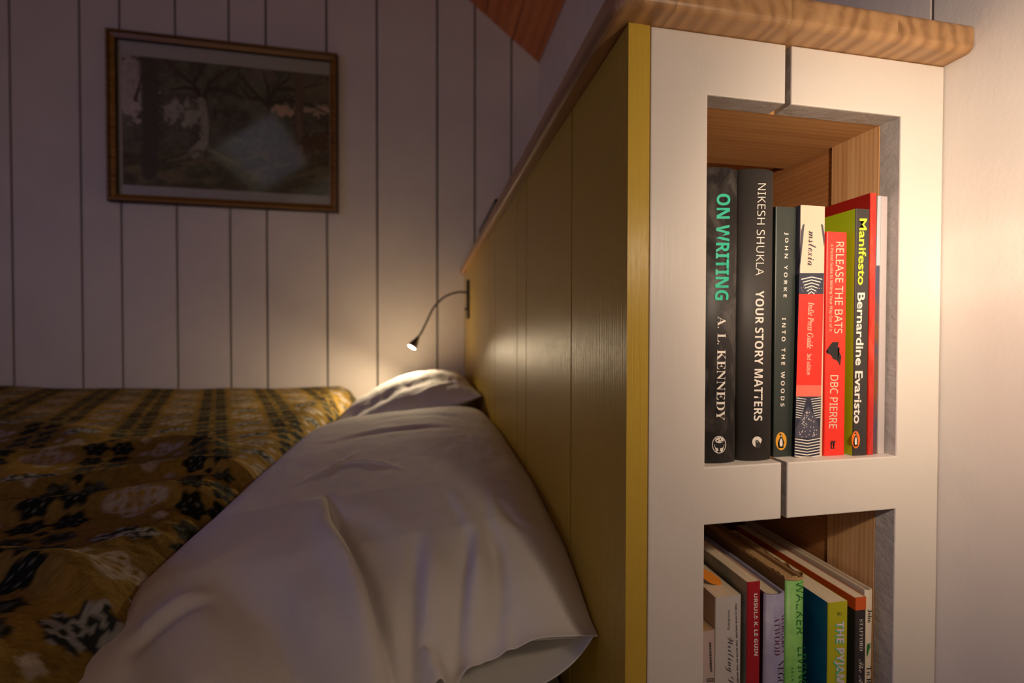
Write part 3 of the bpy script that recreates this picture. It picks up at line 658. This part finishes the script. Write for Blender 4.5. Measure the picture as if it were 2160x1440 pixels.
class Book:
    def __init__(s, label, x0, x1, yf, zb, zt, depth, cover, group, bulge=0, hard=False, page=None, spine=None, side=None, name='book'):
        s.x0, s.x1, s.yf, s.zb, s.zt, s.b = x0, x1, yf, zb, zt, bulge
        s.root = thing(name, label, 'book', group=group)
        t = 0.0024 if hard else 0.0005; t = min(t, (x1-x0)*0.2); yb = yf+depth; ins_ = 0.0032 if hard else 0.0001
        out = arc_profile(x0, x1, yf, bulge, yb); inn = arc_profile(x0+t, x1-t, yf+t*(0.5 if hard else 1), bulge, yb)
        bm = bmesh.new(); n = len(out)
        V_ = [[bm.verts.new((p_[0], p_[1], z)) for p_ in prof] for z in (zb, zt) for prof in (out, inn)]
        ob, ib, ot, it = V_
        for i in range(n-1):
            mi = 0
            if i == 0: mi = 2
            elif i == n-2: mi = 1
            for quad in ((ob[i], ob[i+1], ot[i+1], ot[i]), (ib[i+1], ib[i], it[i], it[i+1]), (ot[i], ot[i+1], it[i+1], it[i]), (ib[i], ib[i+1], ob[i+1], ob[i])):
                f = bm.faces.new(quad); f.material_index = mi; f.smooth = (bulge > 0 and 0 < i < n-2)
        bm.faces.new((ob[0], ot[0], it[0], ib[0])); bm.faces.new((ob[-1], ib[-1], it[-1], ot[-1]))
        sp = spine or cover
        s.cover = obj('cover', bm, [sp, cover, side or cover], s.root)
        s.pb = yf+t+max(bulge*0.75, 0)+(0.002 if hard else 0.0002)
        bm = mbox(x0+t*1.05, x1-t*1.05, s.pb, yb-(0.003 if hard else 0.0003), zb+ins_, zt-ins_)
        obj('pages', bm, page or M_PAGE, s.root)
        base_at(s.root, ((x0+x1)/2, (yf+yb)/2, zb))
    def yat(s, x, lift=0.0):
        if s.b <= 0: return s.yf-lift
        q_ = max(-1, min(1, 2*(x-s.x0)/(s.x1-s.x0)-1)); return s.yf+s.b*(1-math.sqrt(max(0, 1-0.985*q_*q_)))/(1-math.sqrt(0.015))-lift
    def add(s, name, bm, m, parent=None, label=None):
        for v in bm.verts: v.co.y += s.yat(v.co.x)
        o = obj(name, bm, m, None, keep=True); o.parent = parent or s.root
        o.matrix_parent_inverse = s.root.matrix_world.inverted() if False else Matrix.Translation(-s.root.location)
        if label: o['label'] = label
        return o
    def flat(s, pts, lift=0.00012):
        """px polygon -> verts on the spine (y holds only the lift)"""
        out = []
        for u, v in pts:
            w = onY(u, v, s.yat((s.x0+s.x1)/2)); 
            w = onY(u, v, s.yat(w[0])); out.append((w[0], -lift, w[2]))
        return out
    def patch(s, name, polys, m, lift=0.00012):
        """several px polygons in one print; polys = [(points, material index)]"""
        bm = bmesh.new()
        for k, pl in enumerate(polys):
            pts, mi = pl[0], pl[1]; lf = lift+(pl[2] if len(pl) > 2 else 0)
            vs = [bm.verts.new(p_) for p_ in s.flat(pts, lf)]
            f = bm.faces.new(vs); f.material_index = mi
        bmesh.ops.triangulate(bm, faces=bm.faces)
        bmesh.ops.recalc_face_normals(bm, faces=bm.faces)
        for f in bm.faces:
            if f.normal.y > 0: f.normal_flip()
        return s.add(name, bm, m)
def math_map(t, kind):
    base_ = {'serif': (0x1D400, 0x1D41A), 'italic': (0x1D434, 0x1D44E), 'script': (0x1D4D0, 0x1D4EA), 'sansb': (0x1D5D4, 0x1D5EE), 'sans': (0x1D5A0, 0x1D5BA), 'bolditalic': (0x1D468, 0x1D482)}[kind]
    dig = {'serif': 0x1D7CE, 'bolditalic': 0x1D7CE, 'sansb': 0x1D7EC, 'sans': 0x1D7E2}.get(kind); o = ''
    for c in t:
        if 'A' <= c <= 'Z': o += chr(base_[0]+ord(c)-65)
        elif 'a' <= c <= 'z': o += '\u210e' if (kind == 'italic' and c == 'h') else chr(base_[1]+ord(c)-97)
        elif '0' <= c <= '9' and dig: o += chr(dig+ord(c)-48)
        else: o += c
    return o
def text_bm(t, kind=None, bold=0.0, space=1.0):
    cu_ = bpy.data.curves.new('txt', 'FONT'); cu_.body = math_map(t, kind) if kind else t; cu_.offset = bold; cu_.space_character = space
    cu_.resolution_u = 3; o = bpy.data.objects.new('txt', cu_); C.objects.link(o)
    dg = bpy.context.evaluated_depsgraph_get(); me_ = bpy.data.meshes.new_from_object(o.evaluated_get(dg))
    bpy.data.objects.remove(o); bpy.data.curves.remove(cu_)
    bm = bmesh.new(); bm.from_mesh(me_); bpy.data.meshes.remove(me_)
    return bm
def spine_text(bk, t, m, pxbox, kind=None, bold=0.0, space=1.0, lift=0.00025, skew=0.0, upright=False, name='lettering'):
    lift += 0.0002 if bk.b > 0 else 0
    """pxbox = (uL_top, v_top, uR_top, u_shift_at_bottom, v_bottom): text runs down the spine, letter tops to the right"""
    uL, vT, uR, du, vB = pxbox; bm = text_bm(t, kind, bold, space)
    if not bm.verts: bm.free(); return None
    xs_ = [v.co.x for v in bm.verts]; ys_ = [v.co.y for v in bm.verts]; x0, x1, y0, y1 = min(xs_), max(xs_), min(ys_), max(ys_)
    for v in bm.verts:
        a = (v.co.x-x0)/(x1-x0); b = (v.co.y-y0)/(y1-y0)
        if upright: u = uL+(uR-uL)*a; vv = vB+(vT-vB)*b
        else: u = uL+(uR-uL)*b+du*a; vv = vT+(vB-vT)*a+skew*b
        w = onY(u, vv, bk.yat((bk.x0+bk.x1)/2)); w = onY(u, vv, bk.yat(w[0])); v.co = (w[0], -lift, w[2])
    for f in bm.faces:
        f.normal_update()
        if f.normal.y > 0: f.normal_flip()
    return bk.add(name, bm, m)
INK_W = cmat('ink_white', (236, 228, 218), 0.5); INK_K = cmat('ink_black', (26, 24, 26), 0.5); INK_T = cmat('ink_teal', (38, 196, 158), 0.5)
INK_N = cmat('ink_navy', (44, 46, 66), 0.5); INK_R = cmat('ink_red', (238, 44, 30), 0.4); INK_Y = cmat('ink_lime', (214, 232, 60), 0.5)
INK_O = cmat('ink_orange', (238, 116, 34), 0.5); INK_A = cmat('ink_amber', (236, 168, 44), 0.5); INK_P = cmat('ink_pink', (240, 110, 90), 0.5)
INK_G = cmat('ink_green', (40, 120, 50), 0.5); INK_M = cmat('ink_mauve', (106, 40, 70), 0.5); INK_C = cmat('ink_cream', (222, 202, 176), 0.5)
INK_S = cmat('ink_slate', (74, 72, 88), 0.5)
def cloudy(name, a, b, scale, rough=0.35, lo_=0.4, hi_=0.62, stretch=(1, 1, 1), dist=0.6):
    m = mat(name, a, rough); nt = m.node_tree; v = coords(nt, tuple(scale*s_ for s_ in stretch))
    nt.links.new(ramp(nt, noise(nt, v, 1, 6, 0.62, dist), [(lo_, a), (hi_, b)]), nt.nodes['Principled BSDF'].inputs['Base Color']); return m
def ell(cu_, cv_, a, b, n=28, t0=0, t1=360):
    return [(cu_+a*math.cos(math.radians(t0+(t1-t0)*k/n)), cv_+b*math.sin(math.radians(t0+(t1-t0)*k/n))) for k in range(n)]

# -- upper shelf
zb = Z2+0.0002
M_B1 = cloudy('smoky_jacket', s2l(46, 42, 42), s2l(120, 114, 108), 30, 0.5, 0.48, 0.78, (1.6, 1, 0.8))
b1 = Book('thick charcoal hardback lettered ON WRITING in teal', 0.2105, 0.2445, 0.3186, zb, 0.1305, 0.160, M_B1, GU, 0.0065, True)
spine_text(b1, 'ON WRITING', INK_T, (1511, 409, 1540, -4, 633), 'sansb', 0.004)
spine_text(b1, 'A. L. KENNEDY', INK_W, (1513, 667, 1531, -3, 886), 'serif', -0.006)
b1.patch('emblem', [(ell(1516.5, 937.5, 15, 18.5), 0), (ell(1516.5, 937.5, 13.3, 16.7), 1, 0.00005),
    (ell(1517, 928, 9, 6.2, 14), 0, 0.0001), ([(1506, 937), (1528, 937), (1525, 943), (1519, 945), (1518, 950), (1523, 953), (1510, 953), (1515, 950), (1514, 945), (1508, 943)], 0, 0.0001),
    (ell(1513, 929, 2, 1.6, 8), 1, 0.00015), (ell(1519, 926, 1.6, 1.6, 8), 1, 0.00015), (ell(1522, 930.5, 2, 1.2, 8), 1, 0.00015), ([(1512, 939), (1521, 939), (1519, 941.5), (1514, 941.5)], 1, 0.00015)], [INK_W, INK_K])
# torn jacket corner sticking up
bm = bmesh.new(); prism(bm, [(0.2285, 0.1300), (0.2370, 0.1300), (0.2358, 0.1352)], 'y', 0.338, 0.3383); obj('torn_flap', bm, M_PAGE, b1.root).matrix_parent_inverse = Matrix.Translation(-b1.root.location)
M_B2 = cmat('black_cloth', (54, 50, 48), 0.6, bump=((300, 300, 300), 0.25, 0.0003, 3))
b2 = Book('black hardback lettered NIKESH SHUKLA YOUR STORY MATTERS in white', 0.2450, 0.2778, 0.3196, zb, 0.1320, 0.160, M_B2, GU, 0.0065, True)
spine_text(b2, 'NIKESH SHUKLA', INK_W, (1598, 387, 1615, -5, 581), 'sans', -0.006)
spine_text(b2, 'YOUR STORY MATTERS', INK_W, (1593, 613, 1611, -4, 887), 'sansb', -0.002)
b2.patch('emblem', [(ell(1597, 931.5, 10.5, 11.5, 26, 62, 352), 0), ([(1593, 929), (1598, 927), (1601, 931), (1605, 936), (1602, 944), (1594, 944)], 1, 0.00006), (ell(1597, 931, 1, 1, 8), 0, 0.0001)], [INK_W, M_B2])
M_B3 = cmat('dark_green_cover', (44, 52, 48), 0.42)
b3 = Book('slim dark green paperback lettered JOHN YORKE INTO THE WOODS', 0.2818, 0.3012, 0.3267, zb, 0.1056, 0.132, M_B3, GU)
spine_text(b3, 'JOHN YORKE', INK_W, (1654, 490, 1663, -4, 627), 'sansb', -0.004, 1.6)
spine_text(b3, 'INTO THE WOODS', INK_W, (1649, 670, 1657, -3, 857), 'sansb', -0.004, 1.6)
def penguin(bk, cu_, cv_, a, b, bg):
    q_ = lambda pts: [(cu_+x_*a, cv_+y_*b) for x_, y_ in pts]
    bk.patch('emblem', [(ell(cu_, cv_, a, b), 0),
        (q_([(-.42, -.72), (-.15, -.84), (.05, -.80), (.16, -.66), (.14, -.5), (.3, -.3), (.48, 0), (.62, .3), (.44, .2), (.36, .5), (.24, .66), (.4, .76), (.12, .76), (.05, .64), (-.16, .66), (-.12, .76), (-.46, .78), (-.3, .66), (-.36, .4), (-.42, .1), (-.62, .3), (-.52, -.05), (-.3, -.32), (-.14, -.5), (-.14, -.66)]), 1, 0.00006),
        (q_([(-.1, -.28), (.12, -.3), (.24, 0), (.26, .35), (.16, .58), (-.18, .6), (-.28, .35), (-.26, 0)]), 2, 0.0001),
        (q_([(-.04, -.72), (.06, -.7), (.08, -.52), (-.0, -.42), (-.04, -.5)]), 2, 0.0001)], [bg, INK_K, INK_W])
penguin(b3, 1647.5, 930, 11.5, 19, INK_A)
M_B4 = cmat('cream_card', (222, 200, 176), 0.4)
b4 = Book('paperback with cream, red and navy striped spine lettered Indie Press Guide', 0.3022, 0.3254, 0.3230, zb, 0.1068, 0.135, M_B4, GU, spine=M_B4, side=INK_S)
L4 = lambda v: 1690-(v-434)*0.0285; R4 = lambda v: 1741.5-(v-434)*0.024   # spine edges in the photograph
def band(v0, v1, mi, lf=0): return ([(L4(v0)+.3, v0), (R4(v0)-.3, v0), (R4(v1)-.3, v1), (L4(v1)+.3, v1)], mi, lf)
pol = [band(576, 623, 0), band(620, 812, 1, .00002), band(812, 836, 2, .00002), band(834, 962, 0)]
mid = lambda v: (L4(v)+R4(v))/2
pol += [([(L4(470)+1, 486), (L4(470)+4, 474), (L4(470)+8, 472), (L4(560)+1, 568)], 3, .00002), ([(R4(470)-9, 472), (R4(470)-5, 474), (R4(470)-1, 500), (R4(560)-0.5, 520)], 3, .00002)]
for k in range(6):
    v = 583+k*6.2; w = 22-3.0*k
    pol.append(([(mid(v)-w, v+5), (mid(v), v), (mid(v)+w, v+5), (mid(v)+w, v+7), (mid(v), v+2.2), (mid(v)-w, v+7)], 4, .00008))
for k in range(13):
    v = 838+k*5.0; w = 25-0.5*k; g_ = 5+k*1.1
    if k < 9:
        pol.append(([(L4(v)+1, v), (mid(v)-g_, v+3), (mid(v)-g_, v+4.4), (L4(v)+1, v+1.6)], 4, .00008)); pol.append(([(mid(v)+g_, v+3), (R4(v)-1, v), (R4(v)-1, v+1.6), (mid(v)+g_, v+4.4)], 4, .00008))
pol.append(([(mid(860), 856), (mid(860)+15, 880), (R4(920)-2, 905), (R4(920)-2, 922), (mid(920), 924), (L4(920)+2, 922), (L4(920)+2, 905), (mid(860)-15, 880)], 3, .0001))
for k in range(7):
    v = 923+k*6.0
    pol.append(([(L4(v)+.6, v+1), (mid(v), v+5), (R4(v)-.6, v), (R4(v)-.6, v+2), (mid(v), v+7), (L4(v)+.6, v+3)], 4, .00012))
rr_ = random.Random(4)
for k in range(52):
    v = 866+rr_.random()*54; w = (v-856)*0.34+3; w = min(w, 20); u = mid(v)+(rr_.random()*2-1)*w; pol.append(([(u, v), (u+1.1, v+.6), (u+.2, v+2.6), (u-.9, v+2)], 4, .00016))
for k in range(22):
    v = 604+rr_.random()*14; u = L4(v)+2+rr_.random()*46; pol.append(([(u, v), (u+.8, v+.3), (u+.2, v+1.4), (u-.6, v+1)], 4, .00006))
b4.patch('spine_print', pol, [INK_N, INK_R, INK_P, INK_S, INK_W])
spine_text(b4, 'mslexia', INK_N, (1706, 487, 1722, -3, 560), 'script', -0.004)
spine_text(b4, 'Indie Press Guide', INK_C, (1704, 637, 1717, -3, 735), 'italic', 0.006, lift=.0004)
spine_text(b4, '3rd edition', INK_C, (1701.5, 746, 1711, -1, 791), 'italic', 0.006, lift=.0004)
M_B5 = cmat('bright_red_cover', (246, 50, 34), 0.35)
b5 = Book('short bright red paperback lettered RELEASE THE BATS', 0.3262, 0.3460, 0.3220, zb, 0.0860, 0.128, M_B5, GU)
spine_text(b5, 'RELEASE THE BATS', INK_C, (1763, 510, 1780, -4, 703), 'sans', 0.004)
spine_text(b5, 'A Pocket Guide to Writing Your Way Out of It', INK_C, (1750, 515, 1758, -3, 699), 'sans', 0.0)
spine_text(b5, 'DBC PIERRE', INK_C, (1751, 791, 1768, -3, 903), 'sans', 0.006)
bt = lambda pts: [(1440+x_/3.857, 640+y_/3.857) for x_, y_ in pts]
b5.patch('emblem', [(bt([(1205, 328), (1222, 312), (1268, 312), (1262, 330), (1262, 350), (1277, 360), (1262, 372), (1275, 395), (1290, 430), (1280, 508), (1262, 470), (1240, 455), (1222, 452), (1212, 428), (1195, 412), (1170, 405), (1185, 385), (1168, 380), (1190, 350)]), 0)], [INK_K])
spine_text(b5, 'ff', INK_K, (1751, 929, 1762, 0, 946), 'serif', 0.012, upright=True, name='emblem')
M_B6 = cmat('lime_cover', (170, 192, 22), 0.4)
M_B6S = cmat('black_spine', (52, 48, 46), 0.32)
b6 = Book('lime green paperback with black spine lettered Manifesto', 0.3503, 0.3640, 0.3182, zb, 0.1052, 0.132, M_B6, GU, spine=M_B6S)
spine_text(b6, 'Manifesto', INK_Y, (1812.5, 461, 1828.5, -4, 601), None, 0.02)
spine_text(b6, 'Bernardine Evaristo', INK_W, (1808, 617, 1824, -8, 893), None, 0.02)
penguin(b6, 1805, 927, 8.8, 18.3, INK_O)
# mauve panel printed on the lime front cover (faces the bed side)
bm = bmesh.new(); v4 = [bm.verts.new(p_) for p_ in ((0.35025, 0.334, -0.07), (0.35025, 0.334, 0.086), (0.35025, 0.44, 0.086), (0.35025, 0.44, -0.07))]; bm.faces.new(v4)
o = obj('cover_panel', bm, cmat('mauve_panel', (120, 92, 98), 0.4), b6.root, keep=True); o.matrix_parent_inverse = Matrix.Translation(-b6.root.location); o['label'] = 'mauve rectangle on the cover'
M_B7 = cloudy('creased_red', s2l(196, 36, 22), s2l(226, 78, 54), 60, 0.25, 0.45, 0.75, (2, 2, 0.5))
b7 = Book('tall thin dark red paperback behind the black and lime one', 0.3652, 0.3712, 0.3185, zb, 0.1192, 0.205, M_B7, GU, side=cmat('dark_red_cover', (156, 32, 24), 0.3))
M_B8 = cloudy('photo_spine', s2l(70, 72, 100), s2l(126, 74, 44), 60, 0.3, 0.35, 0.6, (1, 1, 0.5))
b8 = Book('thin glossy magazine with landscape photograph on its spine', 0.3722, 0.3768, 0.3200, zb, 0.1172, 0.205, M_B8, GU, name='magazine')
b8.root['category'] = 'magazine'
b8.patch('spine_print', [([(1851, 413), (1858, 413), (1856, 560), (1848, 560)], 0)], [cmat('pale_sky', (190, 196, 206), 0.35)])
b9 = Book('plain pale grey magazine against the pine side post', 0.3775, 0.3842, 0.3200, zb, 0.1175, 0.205, cmat('pale_grey_cover', (196, 184, 184), 0.35), GU, name='magazine')
b9.root['category'] = 'magazine'

# -- lower shelf
zl = Z4+0.0002
def zpx(u, v, Y): return onY(u, v, Y)[2]
l1 = Book('short pinkish paperback lettered SHAUGHNESSY at the shelf corner', 0.2095, 0.2268, 0.3230, zl, -0.2350, 0.125, cmat('pinkish_cover', (200, 178, 172), 0.5), GL, page=M_PAGEO)
spine_text(l1, 'SHAUGHNESSY', INK_K, (1495.5, 1354, 1500, 2, 1417), 'sansb', 0.02)
l1.patch('spine_print', [([(1490, 1431+k*3), (1506, 1429+k*3), (1506, 1430.6+k*3), (1490, 1432.6+k*3)], 0) for k in range(3)], [INK_K])
l2 = Book('white paperback with handwritten style lettering Writing Do and orange bookmark', 0.2272, 0.2502, 0.3230, zl, -0.2090, 0.135, cmat('white_cover', (206, 198, 196), 0.45), GL, side=cmat('beige_cover', (196, 174, 150), 0.5))
spine_text(l2, 'Goldberg', INK_K, (1534, 1286, 1540, 0, 1327), 'sans', 0.0)
spine_text(l2, 'Writing Do', INK_N, (1528.5, 1341, 1547, 2, 1450), 'script', -0.012)
spine_text(l2, 'THE ACTIVE WRITER: THE WAYS OF THE SECRET', INK_K, (1550.5, 1272, 1553.5, 4, 1442), 'sansb', 0.01)
obmk = bmesh.new(); prism(obmk, [tuple(onY(u, v, 0.3392)[[0, 2]]) for u, v in ((1476, 1196), (1500, 1206), (1519, 1221), (1524, 1237), (1500, 1230), (1476, 1214))], 'y', 0.3392, 0.3396)
tag(obj('bookmark', obmk, cmat('orange_paper', (226, 136, 32), 0.6)), 'orange paper bookmark sticking out of the white paperback', 'bookmark')
l3 = Book('paperback with red spine lettered URSULA K. LE GUIN and grey green cover', 0.2535, 0.2653, 0.3200, zl, -0.1978, 0.138, cmat('red_spine', (170, 22, 34), 0.4), GL, side=cloudy('grey_green_cover', s2l(132, 138, 122), s2l(176, 166, 146), 25, 0.4))
spine_text(l3, 'URSULA K. LE GUIN', INK_W, (1589.5, 1251, 1597.5, 1, 1382), 'sansb', 0.01)
M_L4 = cloudy('lilac_jacket', s2l(142, 138, 172), s2l(156, 152, 184), 80, 0.45)
l4 = Book('lilac hardback lettered MARGARET ATWOOD', 0.2738, 0.2936, 0.3235, zl, -0.2128, 0.140, M_L4, GL, 0.0035, True, side=cmat('plum_cover', (66, 30, 46), 0.5))
spine_text(l4, 'MARGARET', INK_M, (1648, 1294, 1656, 0, 1378), 'serif', -0.012)
spine_text(l4, 'ATWOOD', INK_M, (1633, 1300, 1645, 0, 1381), 'serif', -0.012)
spine_text(l4, 'NEGO', INK_K, (1640, 1392, 1653, 0, 1444), 'serif', -0.016)
M_L5 = cloudy('lime_jacket', s2l(120, 184, 92), s2l(136, 198, 106), 60, 0.45)
l5 = Book('worn bright green hardback lettered WALKER with torn jacket top', 0.2982, 0.3160, 0.3285, zl, -0.2055, 0.160, cmat('worn_boards', (156, 122, 80), 0.8), GL, 0.0030, True, page=M_PAGEO, spine=M_L5)
spine_text(l5, 'WALKER', INK_G, (1679, 1225, 1695, 1, 1337), 'sans', -0.004)
spine_text(l5, 'LIVING', INK_G, (1682, 1364, 1699, 2, 1450), 'sans', -0.004)
spine_text(l5, 'SELEC', INK_G, (1668.5, 1406, 1673, 1, 1445), 'sans', 0.0, 1.4)
l5.patch('spine_print', [(ell(1666+0.012*(v-1240), v, 0.9, 1.2, 8), 0) for v in range(1240, 1400, 9)], [INK_Y])
# torn paper edge of the green jacket
bm = bmesh.new(); rj = random.Random(11)
pr = arc_profile(0.2979, 0.3163, 0.3280, 0.003, 0.42, 14); up_ = []
for k, (x_, y_) in enumerate(pr):
    up_.append((x_, y_))
P0, P1 = [], []
dense = []
for a_, b_ in zip(up_, up_[1:]):
    n_ = max(1, int(math.hypot(b_[0]-a_[0], b_[1]-a_[1])/0.003))
    for k in range(n_): dense.append((a_[0]+(b_[0]-a_[0])*k/n_, a_[1]+(b_[1]-a_[1])*k/n_))
for (x_, y_) in dense:
    h_ = 0.001+0.0030*rj.random() if y_ < 0.35 else 0.0008+0.0012*rj.random()
    P0.append(bm.verts.new((x_, y_, -0.2058))); P1.append(bm.verts.new((x_+rj.uniform(-.0006, .0006), y_+rj.uniform(0, .001), -0.2055+h_)))
for i in range(len(P0)-1): bm.faces.new((P0[i], P0[i+1], P1[i+1], P1[i]))
o = obj('torn_edge', bm, M_PAGEO, l5.root, keep=True); o.matrix_parent_inverse = Matrix.Translation(-l5.root.location); o['label'] = 'ragged tan paper edge of the torn jacket'
M_L6 = cloudy('blue_cover', s2l(6, 82, 124), s2l(4, 96, 128), 20, 0.4)
l6 = Book('paperback with yellow green spine lettered THE PYJAMA and blue cover', 0.3262, 0.3452, 0.3165, zl, -0.2205, 0.140, cmat('acid_spine', (186, 184, 16), 0.4), GL, side=M_L6)
spine_text(l6, '351', INK_K, (1765, 1290.5, 1774, 0, 1297), None, 0.0, upright=True)
M_CY = cmat('ink_cyan', (60, 204, 150), 0.5); M_PK = cmat('ink_lilac', (226, 206, 218), 0.5)
spine_text(l6, 'THE PYJAMA', M_CY, (1757, 1311, 1779, 1.0, 1462), 'sansb', 0.03, lift=.0002)
spine_text(l6, 'THE PYJAMA', M_PK, (1759, 1310, 1780, 0.6, 1460), 'sansb', 0.01, lift=.00032)
l7 = Book('paperback with dark spine, orange top band and lettering STAFFORD', 0.3557, 0.3664, 0.3190, zl, -0.2210, 0.150, cmat('dark_grey_spine', (50, 44, 44), 0.42), GL, side=cmat('bottle_green_cover', (42, 46, 38), 0.5))
zo = zpx(1815, 1286, 0.319)
# orange band wraps spine and front cover
bm = bmesh.new(); prism(bm, [(0.3556, 0.468), (0.3556, 0.3190+0.0006), (0.3558, 0.31885), (0.3662, 0.31885), (0.3665, 0.3196), (0.3665, 0.468), (0.3660, 0.468), (0.3660, 0.3200), (0.3561, 0.3200), (0.3561, 0.468)], 'z', zo, -0.22095)
o = obj('cover_band', bm, cmat('orange_band', (216, 92, 32), 0.45), l7.root); o.matrix_parent_inverse = Matrix.Translation(-l7.root.location); o['label'] = 'orange band round the top of the cover'
spine_text(l7, 'STAFFORD', INK_W, (1812.5, 1305, 1820, 0, 1372), 'serif', -0.01)
spine_text(l7, 'The A', INK_W, (1811, 1390, 1821, 0, 1442), 'script', -0.01)
l8 = Book('thin ivory hardback lettered John beside the grey shelf edge', 0.3712, 0.3790, 0.3235, zl, -0.2185, 0.150, cmat('ivory_cover', (214, 200, 178), 0.5), GL, 0.0016, True)
spine_text(l8, 'John', INK_K, (1829, 1284, 1838, -0.5, 1312), 'serif', -0.008)
spine_text(l8, 'To R', INK_K, (1827, 1404, 1837, -0.5, 1441), 'serif', -0.008)
l8.patch('leaf_print', [([(1828, 1359), (1833, 1356), (1838, 1355), (1837, 1363), (1833, 1370), (1830, 1382), (1827.5, 1385), (1827, 1372)], 0)], [INK_G])
